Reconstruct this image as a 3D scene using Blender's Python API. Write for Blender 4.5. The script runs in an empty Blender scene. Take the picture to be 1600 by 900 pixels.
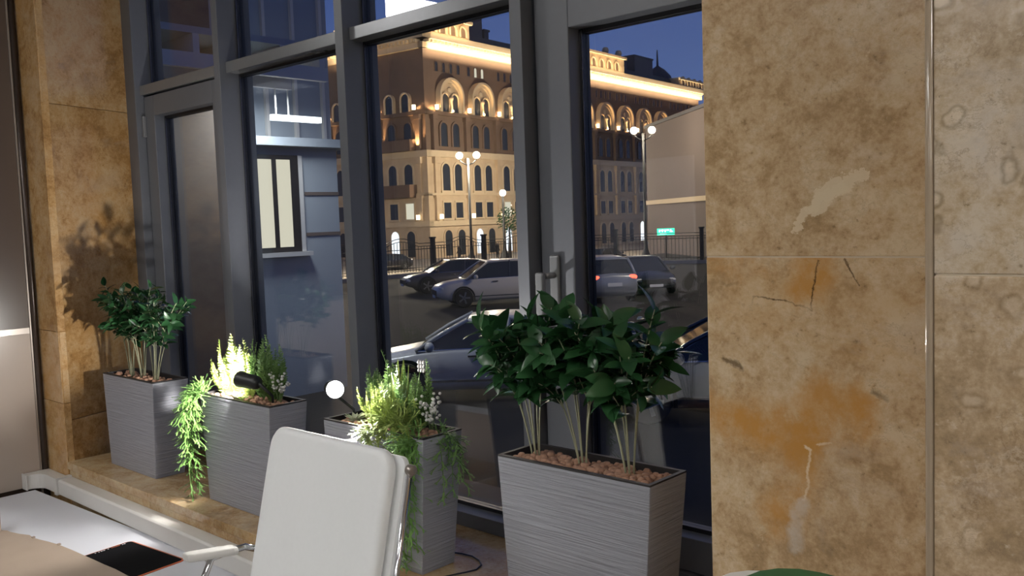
import bpy, math, random
from mathutils import Vector, Matrix
R = math.radians
SC = bpy.context.scene
COL = SC.collection

# ------------------------------------------------------------------ camera
EYE = 1.75                 # metres above the room floor
H = 0.9                    # height of the eye above the window sill; sizes below given in this unit are scaled by it
YAW, PITCH, ROLL, FPX = R(42.91), R(4.27), R(-2.04), 1413.0
_f = Vector((-math.sin(YAW) * math.cos(PITCH), math.cos(YAW) * math.cos(PITCH), -math.sin(PITCH)))
_r = Vector((math.cos(YAW), math.sin(YAW), 0))
_u = _r.cross(_f)
CR = math.cos(ROLL) * _r + math.sin(ROLL) * _u
CU = -math.sin(ROLL) * _r + math.cos(ROLL) * _u
cd = bpy.data.cameras.new('camera'); cam = bpy.data.objects.new('camera', cd); COL.objects.link(cam)
cam.matrix_world = Matrix(((CR.x, CU.x, -_f.x, 0), (CR.y, CU.y, -_f.y, 0), (CR.z, CU.z, -_f.z, EYE), (0, 0, 0, 1)))
cd.sensor_width = 36; cd.lens = FPX / 1600 * 36; cd.clip_end = 600; cd.clip_start = .02
SC.camera = cam

def ray(px, py):
    return CR * ((px - 800) / FPX) - CU * ((py - 450) / FPX) + _f
def on_z(px, py, z):
    d = ray(px, py); return d * ((z - EYE) / d.z) + Vector((0, 0, EYE))
def on_y(px, py, y):
    d = ray(px, py); return d * (y / d.y) + Vector((0, 0, EYE))
def on_x(px, py, x):
    d = ray(px, py); return d * (x / d.x) + Vector((0, 0, EYE))
def w(x, y, z):            # eye-height units -> metres
    return Vector((x * H, y * H, EYE + z * H))

# ------------------------------------------------------------------ colour management, dusk sky
SC.view_settings.view_transform = 'Standard'; SC.view_settings.look = 'None'
SC.view_settings.exposure = 0.0; SC.view_settings.gamma = 1.0
SC.view_settings.use_curve_mapping = False
SC.cycles.use_denoising = True
SC.cycles.max_bounces = 10; SC.cycles.transparent_max_bounces = 16
SC.cycles.sample_clamp_indirect = 6.0

wd = bpy.data.worlds.new('dusk'); SC.world = wd; wd.use_nodes = True
nt = wd.node_tree; nt.nodes.clear()
tc = nt.nodes.new('ShaderNodeTexCoord'); sx = nt.nodes.new('ShaderNodeSeparateXYZ'); rp = nt.nodes.new('ShaderNodeValToRGB')
bg = nt.nodes.new('ShaderNodeBackground'); wo = nt.nodes.new('ShaderNodeOutputWorld')
nt.links.new(tc.outputs['Generated'], sx.inputs[0]); nt.links.new(sx.outputs['Z'], rp.inputs[0])
nt.links.new(rp.outputs[0], bg.inputs[0]); nt.links.new(bg.outputs[0], wo.inputs[0])
e = rp.color_ramp.elements
e[0].position = 0.0; e[0].color = (.16, .19, .34, 1)
e[1].position = 1.0; e[1].color = (.02, .035, .12, 1)
for p, c in ((.12, (.105, .16, .36, 1)), (.26, (.055, .098, .29, 1)), (.5, (.03, .05, .17, 1))):
    k = e.new(p); k.color = c
bg.inputs[1].default_value = 1.0

# ------------------------------------------------------------------ ceiling light panels of the room (built below as things)
PANEL_POWER = 25.5
PANELS = [(-4.85, -.45), (-1.6, -1.7), (1.5, .1), (2.9, .1), (.8, -2.6), (-1.6, -3.9), (2.9, -3.0), (-3.1, -.9)]  # last panel is added to lift the light on the desk

# ------------------------------------------------------------------ mesh helpers
class MB:
    def __init__(s): s.v = []; s.f = []; s.M = Matrix.Identity(4)
    def add(s, vs, fs):
        o = len(s.v); s.v += [s.M @ Vector(q) for q in vs]; s.f += [tuple(i + o for i in q) for q in fs]; return s
    def box(s, x0, x1, y0, y1, z0, z1):
        return s.add([(x0, y0, z0), (x1, y0, z0), (x1, y1, z0), (x0, y1, z0), (x0, y0, z1), (x1, y0, z1), (x1, y1, z1), (x0, y1, z1)],
                     [(3, 2, 1, 0), (4, 5, 6, 7), (0, 1, 5, 4), (1, 2, 6, 5), (2, 3, 7, 6), (3, 0, 4, 7)])
    def prism(s, pts, a, b, axis='y'):     # polygon extruded along an axis
        n = len(pts)
        def q(p, t):
            return {'y': (p[0], t, p[1]), 'x': (t, p[0], p[1]), 'z': (p[0], p[1], t)}[axis]
        vs = [q(p, a) for p in pts] + [q(p, b) for p in pts]
        fs = [tuple(range(n)), tuple(range(2 * n - 1, n - 1, -1))] + [(i, i + n, (i + 1) % n + n, (i + 1) % n) for i in range(n)]
        return s.add(vs, fs)
    def loft(s, rings, caps=True):
        n = len(rings[0]); vs = [p for r_ in rings for p in r_]; fs = []
        for k in range(len(rings) - 1):
            for i in range(n):
                fs.append((k * n + i, k * n + (i + 1) % n, (k + 1) * n + (i + 1) % n, (k + 1) * n + i))
        if caps:
            fs.append(tuple(range(n - 1, -1, -1))); fs.append(tuple(range((len(rings) - 1) * n, len(rings) * n)))
        return s.add(vs, fs)
    def tube(s, path, r, n=8):
        path = [Vector(p) for p in path]; rings = []
        prev = None
        for i, p in enumerate(path):
            d = (path[min(i + 1, len(path) - 1)] - path[max(i - 1, 0)])
            d = d.normalized() if d.length > 1e-9 else Vector((0, 0, 1))
            if prev is None:
                a = d.cross(Vector((0, 0, 1)) if abs(d.z) < .9 else Vector((1, 0, 0))).normalized()
            else:
                a = (prev - d * prev.dot(d)).normalized()
            prev = a; b = d.cross(a); rr = r[i] if isinstance(r, (list, tuple)) else r
            rings.append([p + (a * math.cos(t * 2 * math.pi / n) + b * math.sin(t * 2 * math.pi / n)) * rr for t in range(n)])
        return s.loft(rings)
    def lathe(s, prof, c=(0, 0, 0), n=16):
        c = Vector(c)
        return s.loft([[c + Vector((r_ * math.cos(t * 2 * math.pi / n), r_ * math.sin(t * 2 * math.pi / n), z)) for t in range(n)] for r_, z in prof])
    def ball(s, c, r, n=10, m=6, sq=(1, 1, 1)):
        rg = []
        for k in range(1, m):
            a = math.pi * k / m
            rg.append([(c[0] + sq[0] * r * math.sin(a) * math.cos(t * 2 * math.pi / n), c[1] + sq[1] * r * math.sin(a) * math.sin(t * 2 * math.pi / n), c[2] - sq[2] * r * math.cos(a)) for t in range(n)])
        return s.loft(rg)
    def mesh(s, name, smooth=False):
        me = bpy.data.meshes.new(name); me.from_pydata([tuple(q) for q in s.v], [], s.f); me.update()
        if smooth:
            for p in me.polygons: p.use_smooth = True
        return me
    def build(s, name, mat, parent=None, smooth=False, bevel=0, seg=2):
        return put(name, s.mesh(name, smooth), mat, parent, bevel, seg)

def put(name, me, mat, parent=None, bevel=0, seg=2):
    o = bpy.data.objects.new(name, me); COL.objects.link(o)
    if mat is not None and not me.materials: me.materials.append(mat)
    if parent is not None: o.parent = parent
    if bevel:
        m = o.modifiers.new('bevel', 'BEVEL'); m.width = bevel; m.segments = seg; m.limit_method = 'ANGLE'; m.angle_limit = R(35)
    return o
def tag(o, label, cat=None, group=None, kind=None):
    o['label'] = label
    if cat: o['category'] = cat
    if group: o['group'] = group
    if kind: o['kind'] = kind
    return o
def empty(name, loc=(0, 0, 0), rz=0):
    o = bpy.data.objects.new(name, None); COL.objects.link(o); o.location = loc; o.rotation_euler[2] = rz; o.empty_display_size = .1
    return o
def B(*a): return MB().box(*a)
def child(name, me, parent, loc=(0, 0, 0), rot=(0, 0, 0), sc=(1, 1, 1)):
    o = bpy.data.objects.new(name, me); COL.objects.link(o); o.parent = parent; o.location = loc; o.rotation_euler = rot; o.scale = sc
    return o
def lamp(name, kind, loc, energy, color, parent=None, aim=None, **kw):
    l = bpy.data.lights.new(name, kind); l.energy = energy; l.color = color
    for k_, v_ in kw.items(): setattr(l, k_, v_)
    o = bpy.data.objects.new(name, l); COL.objects.link(o); o.location = loc
    if aim is not None: o.rotation_mode = 'QUATERNION'; o.rotation_quaternion = Vector(aim).to_track_quat('-Z', 'Y')
    if parent is not None: o.parent = parent
    return o

# ------------------------------------------------------------------ materials
class NT:
    def __init__(s, name):
        s.m = bpy.data.materials.new(name); s.m.use_nodes = True; s.t = s.m.node_tree
        s.b = s.t.nodes['Principled BSDF']; s.out = s.t.nodes['Material Output']
    def n(s, typ, ins=None, **props):
        k = s.t.nodes.new(typ)
        for a, v in props.items(): setattr(k, a, v)
        for a, v in (ins or {}).items(): s.set(k.inputs[a], v)
        return k
    def set(s, sock, v):
        if isinstance(v, bpy.types.NodeSocket): s.t.links.new(v, sock)
        else: sock.default_value = v
    def coord(s, scale=(1, 1, 1), off=(0, 0, 0), which='Object'):
        c = s.n('ShaderNodeTexCoord')
        return s.n('ShaderNodeMapping', {'Vector': c.outputs[which], 'Scale': scale, 'Location': off}).outputs[0]
    def noise(s, v, scale, detail=4, rough=.5, dist=0):
        return s.n('ShaderNodeTexNoise', {'Vector': v, 'Scale': scale, 'Detail': detail, 'Roughness': rough, 'Distortion': dist}).outputs[0]
    def ramp(s, f, stops):
        k = s.n('ShaderNodeValToRGB', {0: f}); el = k.color_ramp.elements
        while len(el) < len(stops): el.new(.5)
        for q, (p, c) in zip(el, stops):
            q.position = p; q.color = (c, c, c, 1) if isinstance(c, (int, float)) else (*c, 1)
        return k.outputs[0]
    def mix(s, f, a, b, mode='MIX'):
        k = s.n('ShaderNodeMix', data_type='RGBA', blend_type=mode)
        s.set(k.inputs[0], f)
        for sock, v in ((k.inputs[6], a), (k.inputs[7], b)):
            s.set(sock, v if isinstance(v, bpy.types.NodeSocket) else (*v, 1))
        return k.outputs[2]
    def math(s, op, a, b=0.0, c=0.0):
        k = s.n('ShaderNodeMath', operation=op)
        for i, v in enumerate((a, b, c)): s.set(k.inputs[i], v)
        return k.outputs[0]
    def bump(s, h, strength=.3, dist=.01):
        s.t.links.new(s.n('ShaderNodeBump', {'Height': h, 'Strength': strength, 'Distance': dist}).outputs[0], s.b.inputs['Normal'])
    def col(s, v): s.set(s.b.inputs['Base Color'], v if isinstance(v, bpy.types.NodeSocket) else (*v, 1))
    def rough(s, v): s.set(s.b.inputs['Roughness'], v)

def plain(name, c, rough=.5, metal=0, var=.08, scale=20, spec=.5, bump=0):
    k = NT(name); v = k.coord()
    nz = k.noise(v, scale, 4)
    k.col(k.mix(nz, tuple(x * (1 - var) for x in c), tuple(min(1, x * (1 + var)) for x in c)))
    k.rough(rough); k.b.inputs['Metallic'].default_value = metal; k.b.inputs['Specular IOR Level'].default_value = spec
    if bump: k.bump(nz, bump, .004)
    return k.m
def glow(name, c, strength):
    k = NT(name); k.col((0, 0, 0)); k.b.inputs['Emission Color'].default_value = (*c, 1); k.b.inputs['Emission Strength'].default_value = strength
    return k.m

def seg_mask(k, p2, pts, width, soft):
    """mask around a polyline in the face's own plane; p2 = warped (x, z) position as a vector socket"""
    res = None
    for (ax, az), (bx, bz) in zip(pts, pts[1:]):
        pa = k.n('ShaderNodeVectorMath', {0: p2, 1: (ax, 0, az)}, operation='SUBTRACT').outputs[0]
        ba = Vector((bx - ax, 0, bz - az)); L2 = ba.length_squared
        t = k.math('DIVIDE', k.n('ShaderNodeVectorMath', {0: pa, 1: tuple(ba)}, operation='DOT_PRODUCT').outputs['Value'], L2)
        t = k.n('ShaderNodeClamp', {0: t}).outputs[0]
        pr = k.n('ShaderNodeVectorMath', {0: tuple(ba), 'Scale': t}, operation='SCALE').outputs[0]
        d = k.n('ShaderNodeVectorMath', {0: k.n('ShaderNodeVectorMath', {0: pa, 1: pr}, operation='SUBTRACT').outputs[0]}, operation='LENGTH').outputs['Value']
        res = d if res is None else k.math('MINIMUM', res, d)
    return k.n('ShaderNodeMapRange', {0: res, 1: width + soft, 2: width, 3: 0.0, 4: 1.0}).outputs[0]

def stone(name, off=(0, 0, 0), c0=(.45, .295, .150), c1=(.58, .41, .235), c2=(.68, .53, .345), warm=(.56, .32, .11), rough=.2, marks=(), fossil=0.0):
    k = NT(name); v = k.coord(off=off)
    big = k.noise(v, 2.6, 5, .55, .2); mid = k.noise(v, 13, 10, .68, .3); fine = k.noise(v, 75, 8, .75); grain = k.noise(v, 190, 4, .7)
    f = k.math('ADD', k.math('ADD', k.math('MULTIPLY', big, .26), k.math('MULTIPLY', mid, .42)), k.math('ADD', k.math('MULTIPLY', fine, .22), k.math('MULTIPLY', grain, .10)))
    base = k.ramp(f, [(.40, tuple(x * .75 for x in c0)), (.455, c0), (.505, c1), (.57, c2)])
    wm = k.ramp(k.noise(v, 2.1, 9, .66, .5), [(.52, 0.0), (.72, .6)])
    base = k.mix(wm, base, warm)
    gy = k.ramp(k.noise(k.coord(scale=(1, 1, 1.5), off=(off[0] + 9, off[1], off[2] + 4)), 3.6, 10, .68, .5), [(.53, 0.0), (.68, .6)])
    base = k.mix(gy, base, tuple(x * y for x, y in zip(c2, (.95, 1.0, 1.15))))
    if fossil:
        vo = k.n('ShaderNodeTexVoronoi', {'Vector': k.n('ShaderNodeVectorMath', {0: v, 1: k.n('ShaderNodeVectorMath', {0: k.n('ShaderNodeTexNoise', {'Vector': v, 'Scale': 9.0, 'Detail': 5.0}).outputs['Color'], 'Scale': .09}, operation='SCALE').outputs[0]}, operation='ADD').outputs[0], 'Scale': 24.0, 'Randomness': 1.0})
        rim = k.ramp(vo.outputs['Distance'], [(.0, .75), (.20, .55), (.34, 0.0), (.5, .2), (.62, 0.0)])
        pick = k.ramp(k.n('ShaderNodeSeparateColor', {0: vo.outputs['Color']}).outputs[0], [(.50, 0.0), (.56, 1.0)])
        base = k.mix(k.math('MULTIPLY', k.math('MULTIPLY', rim, pick), fossil), base, tuple(min(1, x * 1.2) for x in c2))
        ring = k.math('MULTIPLY', pick, k.ramp(vo.outputs['Distance'], [(.22, 0.0), (.32, .55), (.42, 0.0)]))
        base = k.mix(k.math('MULTIPLY', ring, fossil), base, tuple(x * .6 for x in c0))
    vein = k.math('ABSOLUTE', k.math('SUBTRACT', k.noise(k.coord(off=(off[0] + 3, off[1], off[2])), 2.4, 12, .7, .15), .5))
    gate = k.ramp(k.noise(k.coord(off=(off[0] - 2, off[1], off[2] + 7)), 5, 2), [(.55, 0.0), (.65, 1.0)])
    base = k.mix(k.math('MULTIPLY', gate, k.ramp(vein, [(0.0, .45), (.007, 0.0)])), base, (.2, .11, .05))
    vein2 = k.math('ABSOLUTE', k.math('SUBTRACT', k.noise(k.coord(off=(off[0] - 6, off[1] + 2, off[2])), 3.0, 12, .7, .2), .53))
    base = k.mix(k.math('MULTIPLY', gate, k.ramp(vein2, [(0.0, .4), (.012, 0.0)])), base, tuple(min(1, x * 1.15) for x in c2))
    base = k.mix(k.ramp(fine, [(.32, .6), (.39, 0.0)]), base, tuple(x * .45 for x in c0))
    base = k.mix(k.ramp(k.noise(k.coord(off=(off[0] + 5, off[1], off[2] - 3)), 42, 8, .72), [(.60, 0.0), (.68, .55)]), base, tuple(min(1, x * 1.12) for x in c2))
    wisp = k.math('ABSOLUTE', k.math('SUBTRACT', k.noise(k.coord(scale=(1, 1, 1.4), off=(off[0] + 1, off[1] + 4, off[2] - 2)), 7.5, 10, .72, .3), .5))
    base = k.mix(k.math('MULTIPLY', k.ramp(mid, [(.45, 0.0), (.6, 1.0)]), k.ramp(wisp, [(0.0, .5), (.010, 0.0)])), base, tuple(x * .62 for x in c0))
    if marks:
        ob = k.coord()
        wv = k.n('ShaderNodeTexNoise', {'Vector': ob, 'Scale': 16.0, 'Detail': 10.0, 'Roughness': .75}).outputs['Color']
        wv = k.n('ShaderNodeVectorMath', {0: wv, 1: (.5, .5, .5)}, operation='SUBTRACT').outputs[0]
        brk = k.ramp(k.noise(v, 9, 8, .7), [(.36, .15), (.56, 1.0)])
        for pts, wid, soft, c, amt, warp in marks:
            p2 = k.n('ShaderNodeVectorMath', {0: ob, 1: k.n('ShaderNodeVectorMath', {0: wv, 'Scale': warp}, operation='SCALE').outputs[0]}, operation='ADD').outputs[0]
            p2 = k.n('ShaderNodeVectorMath', {0: p2, 1: (1, 0, 1)}, operation='MULTIPLY').outputs[0]
            m = k.math('MULTIPLY', seg_mask(k, p2, pts, wid, soft), amt)
            if warp < .07 or soft > .002: m = k.math('MULTIPLY', m, brk)
            base = k.mix(m, base, c)
    k.col(base); k.rough(k.ramp(mid, [(.3, rough * .8), (.7, rough * 1.25)]))
    k.bump(mid, .04, .002)
    return k.m

def glass(name, tint=(.93, .95, .96), f0=.075):
    k = NT(name); k.t.nodes.remove(k.b)
    g = k.n('ShaderNodeNewGeometry')
    d = k.math('ABSOLUTE', k.n('ShaderNodeVectorMath', {0: g.outputs['Normal'], 1: g.outputs['Incoming']}, operation='DOT_PRODUCT').outputs['Value'])
    fr = k.math('ADD', k.math('MULTIPLY', k.math('POWER', k.math('SUBTRACT', 1.0, d), 5.0), 1 - f0), f0)
    tr = k.n('ShaderNodeBsdfTransparent', {0: (*tint, 1)}); gl = k.n('ShaderNodeBsdfGlossy', {'Color': (1, 1, 1, 1), 'Roughness': 0.0})
    mx = k.n('ShaderNodeMixShader', {0: fr, 1: tr.outputs[0], 2: gl.outputs[0]})
    k.t.links.new(mx.outputs[0], k.out.inputs[0]); return k.m

def ribbed(name, c):
    k = NT(name)
    a = k.noise(k.coord(scale=(4, 4, 170)), 1.0, 4, .55, .3); b = k.noise(k.coord(scale=(7, 7, 90), off=(3, 3, 3)), 1.0, 3, .5, .3)
    hgt = k.math('ADD', k.math('MULTIPLY', a, .6), k.math('MULTIPLY', b, .4))
    k.col(k.mix(hgt, tuple(x * .82 for x in c), tuple(x * 1.18 for x in c))); k.rough(.45); k.bump(hgt, 1.0, .008)
    return k.m
def leafmat(name, c, c2, rough=.35, trans=.15):
    k = NT(name); oi = k.n('ShaderNodeObjectInfo')
    nz = k.noise(k.coord(scale=(1, 1, 1)), 30, 3)
    f = k.math('ADD', k.math('MULTIPLY', oi.outputs['Random'], .6), k.math('MULTIPLY', nz, .4))
    k.col(k.mix(f, c, c2)); k.rough(rough)
    k.b.inputs['Transmission Weight'].default_value = 0; k.b.inputs['Subsurface Weight'].default_value = 0
    if trans:
        tb = k.n('ShaderNodeBsdfTranslucent', {0: (*c2, 1)}); mx = k.n('ShaderNodeMixShader', {0: trans, 1: k.b.outputs[0], 2: tb.outputs[0]})
        k.t.links.new(mx.outputs[0], k.out.inputs[0])
    return k.m

M = {}
M['frame'] = plain('frame_grey', (.128, .135, .155), .36, 0, .05, 60)
M['rail'] = plain('rail_grey', (.22, .225, .235), .26, .3, .05, 60)
M['gasket'] = plain('gasket_black', (.012, .012, .014), .3, 0, .1, 40)
M['bead'] = plain('bead_metal', (.16, .16, .18), .22, .8, .05, 40)
M['glass'] = glass('window_glass')
M['white_plastic'] = plain('white_plastic', (.62, .60, .57), .35, 0, .04, 15)
M['desk'] = plain('desk_white', (.60, .61, .66), .42, 0, .02, 8)
M['chair'] = plain('white_leather', (.84, .85, .85), .48, 0, .02, 90, bump=.05)
M['chrome'] = plain('chrome', (.75, .75, .77), .1, 1, .02, 10)
M['black'] = plain('black_plastic', (.015, .016, .017), .4, 0, .1, 40)
M['pad'] = plain('pad_black', (.006, .006, .007), .95, 0, .2, 300, .08)
M['orange'] = plain('orange_stitch', (.55, .13, .05), .6, 0, .1, 200)
M['whiteink'] = plain('white_print', (.65, .65, .65), .5)
M['kraft'] = plain('kraft_board', (.36, .28, .22), .75, 0, .07, 12, bump=.1)
M['planter'] = ribbed('planter_grey', (.285, .29, .325))
M['liner'] = plain('liner_dark', (.022, .018, .018), .5, 0, .1, 30)
M['clay'] = plain('clay_pebble', (.36, .20, .13), .8, 0, .35, 40)
M['stem'] = plain('stem_grey', (.30, .30, .19), .6, 0, .2, 50)
M['twig'] = plain('stem_green', (.10, .16, .05), .6, 0, .2, 50)
M['leaf'] = leafmat('leaf_dark_green', (.014, .05, .018), (.035, .115, .04), .27, .08)
M['leaf_y'] = leafmat('fern_yellow_green', (.19, .26, .05), (.32, .40, .10), .5, .2)
M['leaf_m'] = leafmat('fern_mid_green', (.09, .19, .05), (.19, .31, .09), .5, .2)
M['leaf_t'] = leafmat('trailing_green', (.13, .28, .06), (.24, .42, .12), .5, .2)
M['leaf_p'] = leafmat('pale_leaf', (.40, .45, .28), (.6, .62, .45), .5, .15)
M['berry'] = plain('berry_white', (.62, .60, .58), .3, 0, .1, 30)
M['wall'] = plain('wall_paint', (.52, .51, .49), .7, 0, .03, 5)
M['ceil'] = plain('ceiling_paint', (.6, .6, .6), .8, 0, .03, 5)
M['floor'] = plain('floor_tile', (.25, .23, .21), .3, 0, .08, 3)
M['cream'] = plain('cream_laminate', (.43, .36, .31), .22, 0, .03, 3)
M['frost'] = plain('smoked_panel', (.085, .062, .05), .25, 0, .04, 3)
M['darktrim'] = plain('dark_bronze', (.05, .035, .028), .25, .3, .05, 30)
M['alu'] = plain('brushed_alu', (.35, .31, .28), .3, .7, .05, 30)
M['green'] = plain('green_fabric', (.012, .10, .025), .6, 0, .06, 60)
M['panel'] = glow('panel_light', (1, .985, .96), PANEL_POWER)

YSTONE = 1.535 * H
def q(*pts):               # points of a stain in the slab's own plane
    return tuple((on_y(a, b, YSTONE).x, on_y(a, b, YSTONE).z) for a, b in pts)
OR = (.55, .27, .065); DK = (.10, .055, .02)
S_UP = stone('stone_pale_vein', (2, 1, 5), marks=(
    (q((1246, 368), (1256, 345), (1272, 318), (1290, 300), (1318, 290), (1352, 266)), .0065, .001, (.76, .62, .42), .85, .075),
    (q((1272, 330), (1285, 300), (1310, 285)), .010, .001, (.76, .62, .42), .85, .075),
    ))
S_LO = stone('stone_orange_band', (7, 3, 1), marks=(
    (q((1110, 655), (1180, 668), (1235, 680), (1290, 668), (1330, 650)), .018, .05, OR, .95, .13),
    (q((1258, 690), (1262, 740), (1215, 800)), .012, .04, OR, .85, .12),
    (q((1290, 620), (1330, 640)), .015, .04, OR, .75, .12),
    (q((1278, 408), (1262, 440), (1255, 455)), .012, .035, OR, .9, .08),
    (q((1120, 408), (1160, 425)), .012, .03, OR, .7, .1),
    (q((1278, 408), (1270, 450), (1268, 478), (1268, 488), (1255, 480), (1225, 468), (1178, 464), (1177, 472)), .0007, .0012, DK, .95, .028),
    (q((1322, 405), (1331, 425), (1345, 447)), .0007, .0012, DK, .95, .028),
    (q((1132, 560), (1148, 568), (1158, 578)), .0016, .005, DK, .75, .04),
    (q((1124, 440), (1135, 446), (1152, 441)), .0012, .002, DK, .75, .02),
    (q((1260, 695), (1266, 700), (1262, 730), (1260, 760), (1255, 780)), .0012, .002, (.82, .68, .48), .85, .035),
    (q((1278, 694), (1296, 693)), .0012, .002, (.82, .68, .48), .75, .035),
    (q((1255, 785), (1242, 812), (1240, 850)), .006, .01, (.64, .57, .48), .7, .05),
    (q((1338, 720), (1362, 718), (1366, 690)), .0008, .008, (.28, .13, .04), .55, .04),
    (q((1368, 612), (1376, 618), (1384, 622)), .0012, .005, (.12, .075, .03), .7, .04)))
S_RU = stone('stone_grey_upper', (11, 4, 2), c0=(.42, .30, .175), c1=(.53, .40, .26), c2=(.64, .53, .40), warm=(.50, .32, .16), fossil=1.0)
S_RL = stone('stone_grey_lower', (14, 2, 8), c0=(.43, .30, .175), c1=(.54, .40, .255), c2=(.65, .53, .40), warm=(.51, .33, .16), fossil=.6)
S_L1 = stone('stone_gold_upper', (21, 5, 3), c0=(.36, .195, .07), c1=(.48, .285, .115), c2=(.55, .37, .19), warm=(.46, .22, .05))
S_L2 = stone('stone_gold_lower', (25, 6, 9), c0=(.36, .195, .07), c1=(.49, .29, .12), c2=(.56, .38, .20), warm=(.46, .22, .05))
S_SILL = stone('stone_sill', (31, 1, 4), c0=(.33, .20, .09), c1=(.43, .29, .15), c2=(.51, .39, .23), rough=.12)

# ------------------------------------------------------------------ the room shell
def struct(name, mb, mat, label=None, cat=None, bevel=0):
    o = mb.build(name, mat, None, bevel=bevel); tag(o, label or name.replace('_', ' '), cat, kind='structure'); return o
ZC = 3.25
struct('floor', B(-9, 5, -7, 1.9, -.12, 0), M['floor'], 'dark tiled office floor under the desk and chairs', 'floor')
struct('ceiling', B(-9, 5, -7, 2.4, ZC, ZC + .2), M['ceil'], 'pale flat office ceiling above the window', 'ceiling')
struct('wall_back', B(-9.2, 5.2, -7.2, -7, 0, ZC), M['wall'], 'pale office wall across the room from the window', 'wall')
struct('wall_side', B(5, 5.2, -7, 1.3, 0, ZC), M['wall'], 'pale office wall beyond the right pilaster', 'wall')
struct('wall_far', B(-9.2, -9, -7, 1.5, 0, ZC), M['wall'], 'pale office wall far beyond the cream partition', 'wall')
struct('wall_window_side', B(-9, -4.0, 1.45, 1.9, 0, ZC), M['wall'], 'office wall left of the stone pilaster', 'wall')
struct('wall_right_of_pilaster', B(.9, 5, 1.3, 1.9, 0, ZC), M['wall'], 'office wall right of the stone pilasters', 'wall')

SILL = EYE - H             # sill top
YF = 1.535 * H             # front of the sill
YW = 2.01 * H              # front of rails
# right pilasters
def slabs(root, cells, axis_front):
    for x0, x1, z0, z1, mat in cells:
        B(x0, x1, axis_front, axis_front + .03, z0, z1).build('slab', mat, root, bevel=.0022)
pr = tag(empty('wall_right_pilaster'), 'golden stone pilaster right of the window with an orange stained lower slab', 'wall', kind='structure')
B(-.815, .9, YF + .024, 1.86, 0, ZC).build('core', S_LO, pr)
zj = EYE - .0835 * H
slabs(pr, [(-.821, -.30, zj + .0009, zj + .95, S_UP), (-.821, -.30, zj - .80, zj - .0009, S_LO), (-.821, -.30, zj + .952, ZC - .002, S_UP), (-.821, -.30, 0.002, zj - .802, S_LO)], YF)
M['grout'] = plain('grout', (.6, .49, .35), .6)
B(-.820, -.31, YF + .0012, YF + .02, zj - .0012, zj + .0012).build('grout_line', M['grout'], pr)
pf = tag(empty('wall_front_pilaster'), 'projecting greyer stone pilaster at the right edge of the view', 'wall', kind='structure')
YP = 1.35 * H; XP = -.4445 * H
B(XP + .012, .9, YP + .026, YF + .02, 0, ZC).build('core', S_RL, pf)
zq = EYE - .0985 * H
slabs(pf, [(XP + .009, .55, zq + .0009, zq + .9, S_RU), (XP + .009, .55, zq - .9, zq - .0009, S_RL), (XP + .009, .55, zq + .902, ZC - .002, S_RL), (XP + .009, .55, .002, zq - .902, S_RU)], YP)
B(XP + .012, .54, YP + .0012, YP + .02, zq - .0012, zq + .0012).build('grout_line', M['grout'], pf)
mbq = MB(); mbq.M = Matrix.Translation((XP + .003, YP + .006, 0)); mbq.lathe([(.006, .002), (.006, ZC - .002)], n=14)
mbq.build('corner_bead', plain('polished_bead', (.40, .31, .22), .12, 0, .1, 20), pf, smooth=True)
B(XP - .001, XP + .012, YP + .008, YF, .002, ZC - .002).build('return_slab', S_RL, pf)

# left pilaster with its splayed reveal
pl = tag(empty('wall_left_pilaster'), 'golden stone pilaster left of the window catching the plant shadow', 'wall', kind='structure')
xa, ya, xb, yb = -4.16 * H, YF, -4.33 * H, 1.99 * H
xo = -4.40 * H
MB().prism([(xo - .6, ya + .03), (xa - .03, ya + .03), (xb - .03, yb), (xb - .03, 1.9), (xo - .6, 1.9)], 0, ZC, 'z').build('core', S_L1, pl)
dn = Vector((yb - ya, xa - xb, 0)).normalized()
def reveal(z0, z1, mat):
    MB().prism([(xa, ya + .002), (xb, yb), (xb - dn.x * .03, yb - dn.y * .03), (xa - dn.x * .03, ya + .002)], z0, z1, 'z').build('slab', mat, pl, bevel=.002)
def front(z0, z1, mat):
    B(xo, xa - .0015, ya, ya + .03, z0, z1).build('slab', mat, pl, bevel=.002)
za = EYE + .58 * H; zb = EYE - .42 * H; zc_ = EYE - .74 * H
for z0, z1, mt in ((0.002, zb - .36, S_L2), (zb - .358, za, S_L1), (za + .0015, ZC - .002, S_L2)): reveal(z0, z1, mt)
for z0, z1, mt in ((0.002, zc_, S_L1), (zc_ + .0015, zb, S_L2), (zb + .0015, ZC - .002, S_L1)): front(z0, z1, mt)

# sill
sl = tag(empty('trim_sill'), 'polished golden stone window sill carrying the grey planters', 'sill', kind='structure')
xs = [xa - .01, -3.05, -2.2, -1.42, -.75]
for a, b in zip(xs, xs[1:]):
    B(a + .0006, b - .0006, YF, 2.0, SILL - .03, SILL).build('sill_slab', S_SILL, sl, bevel=.0018)
    B(a + .0006, b - .0006, YF + .006, YF + .03, .1, SILL - .031).build('front_slab', S_SILL, sl, bevel=.0015)
B(xa, -.75, YF + .031, 1.9, 0, SILL - .031).build('core', M['wall'], sl)

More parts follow.
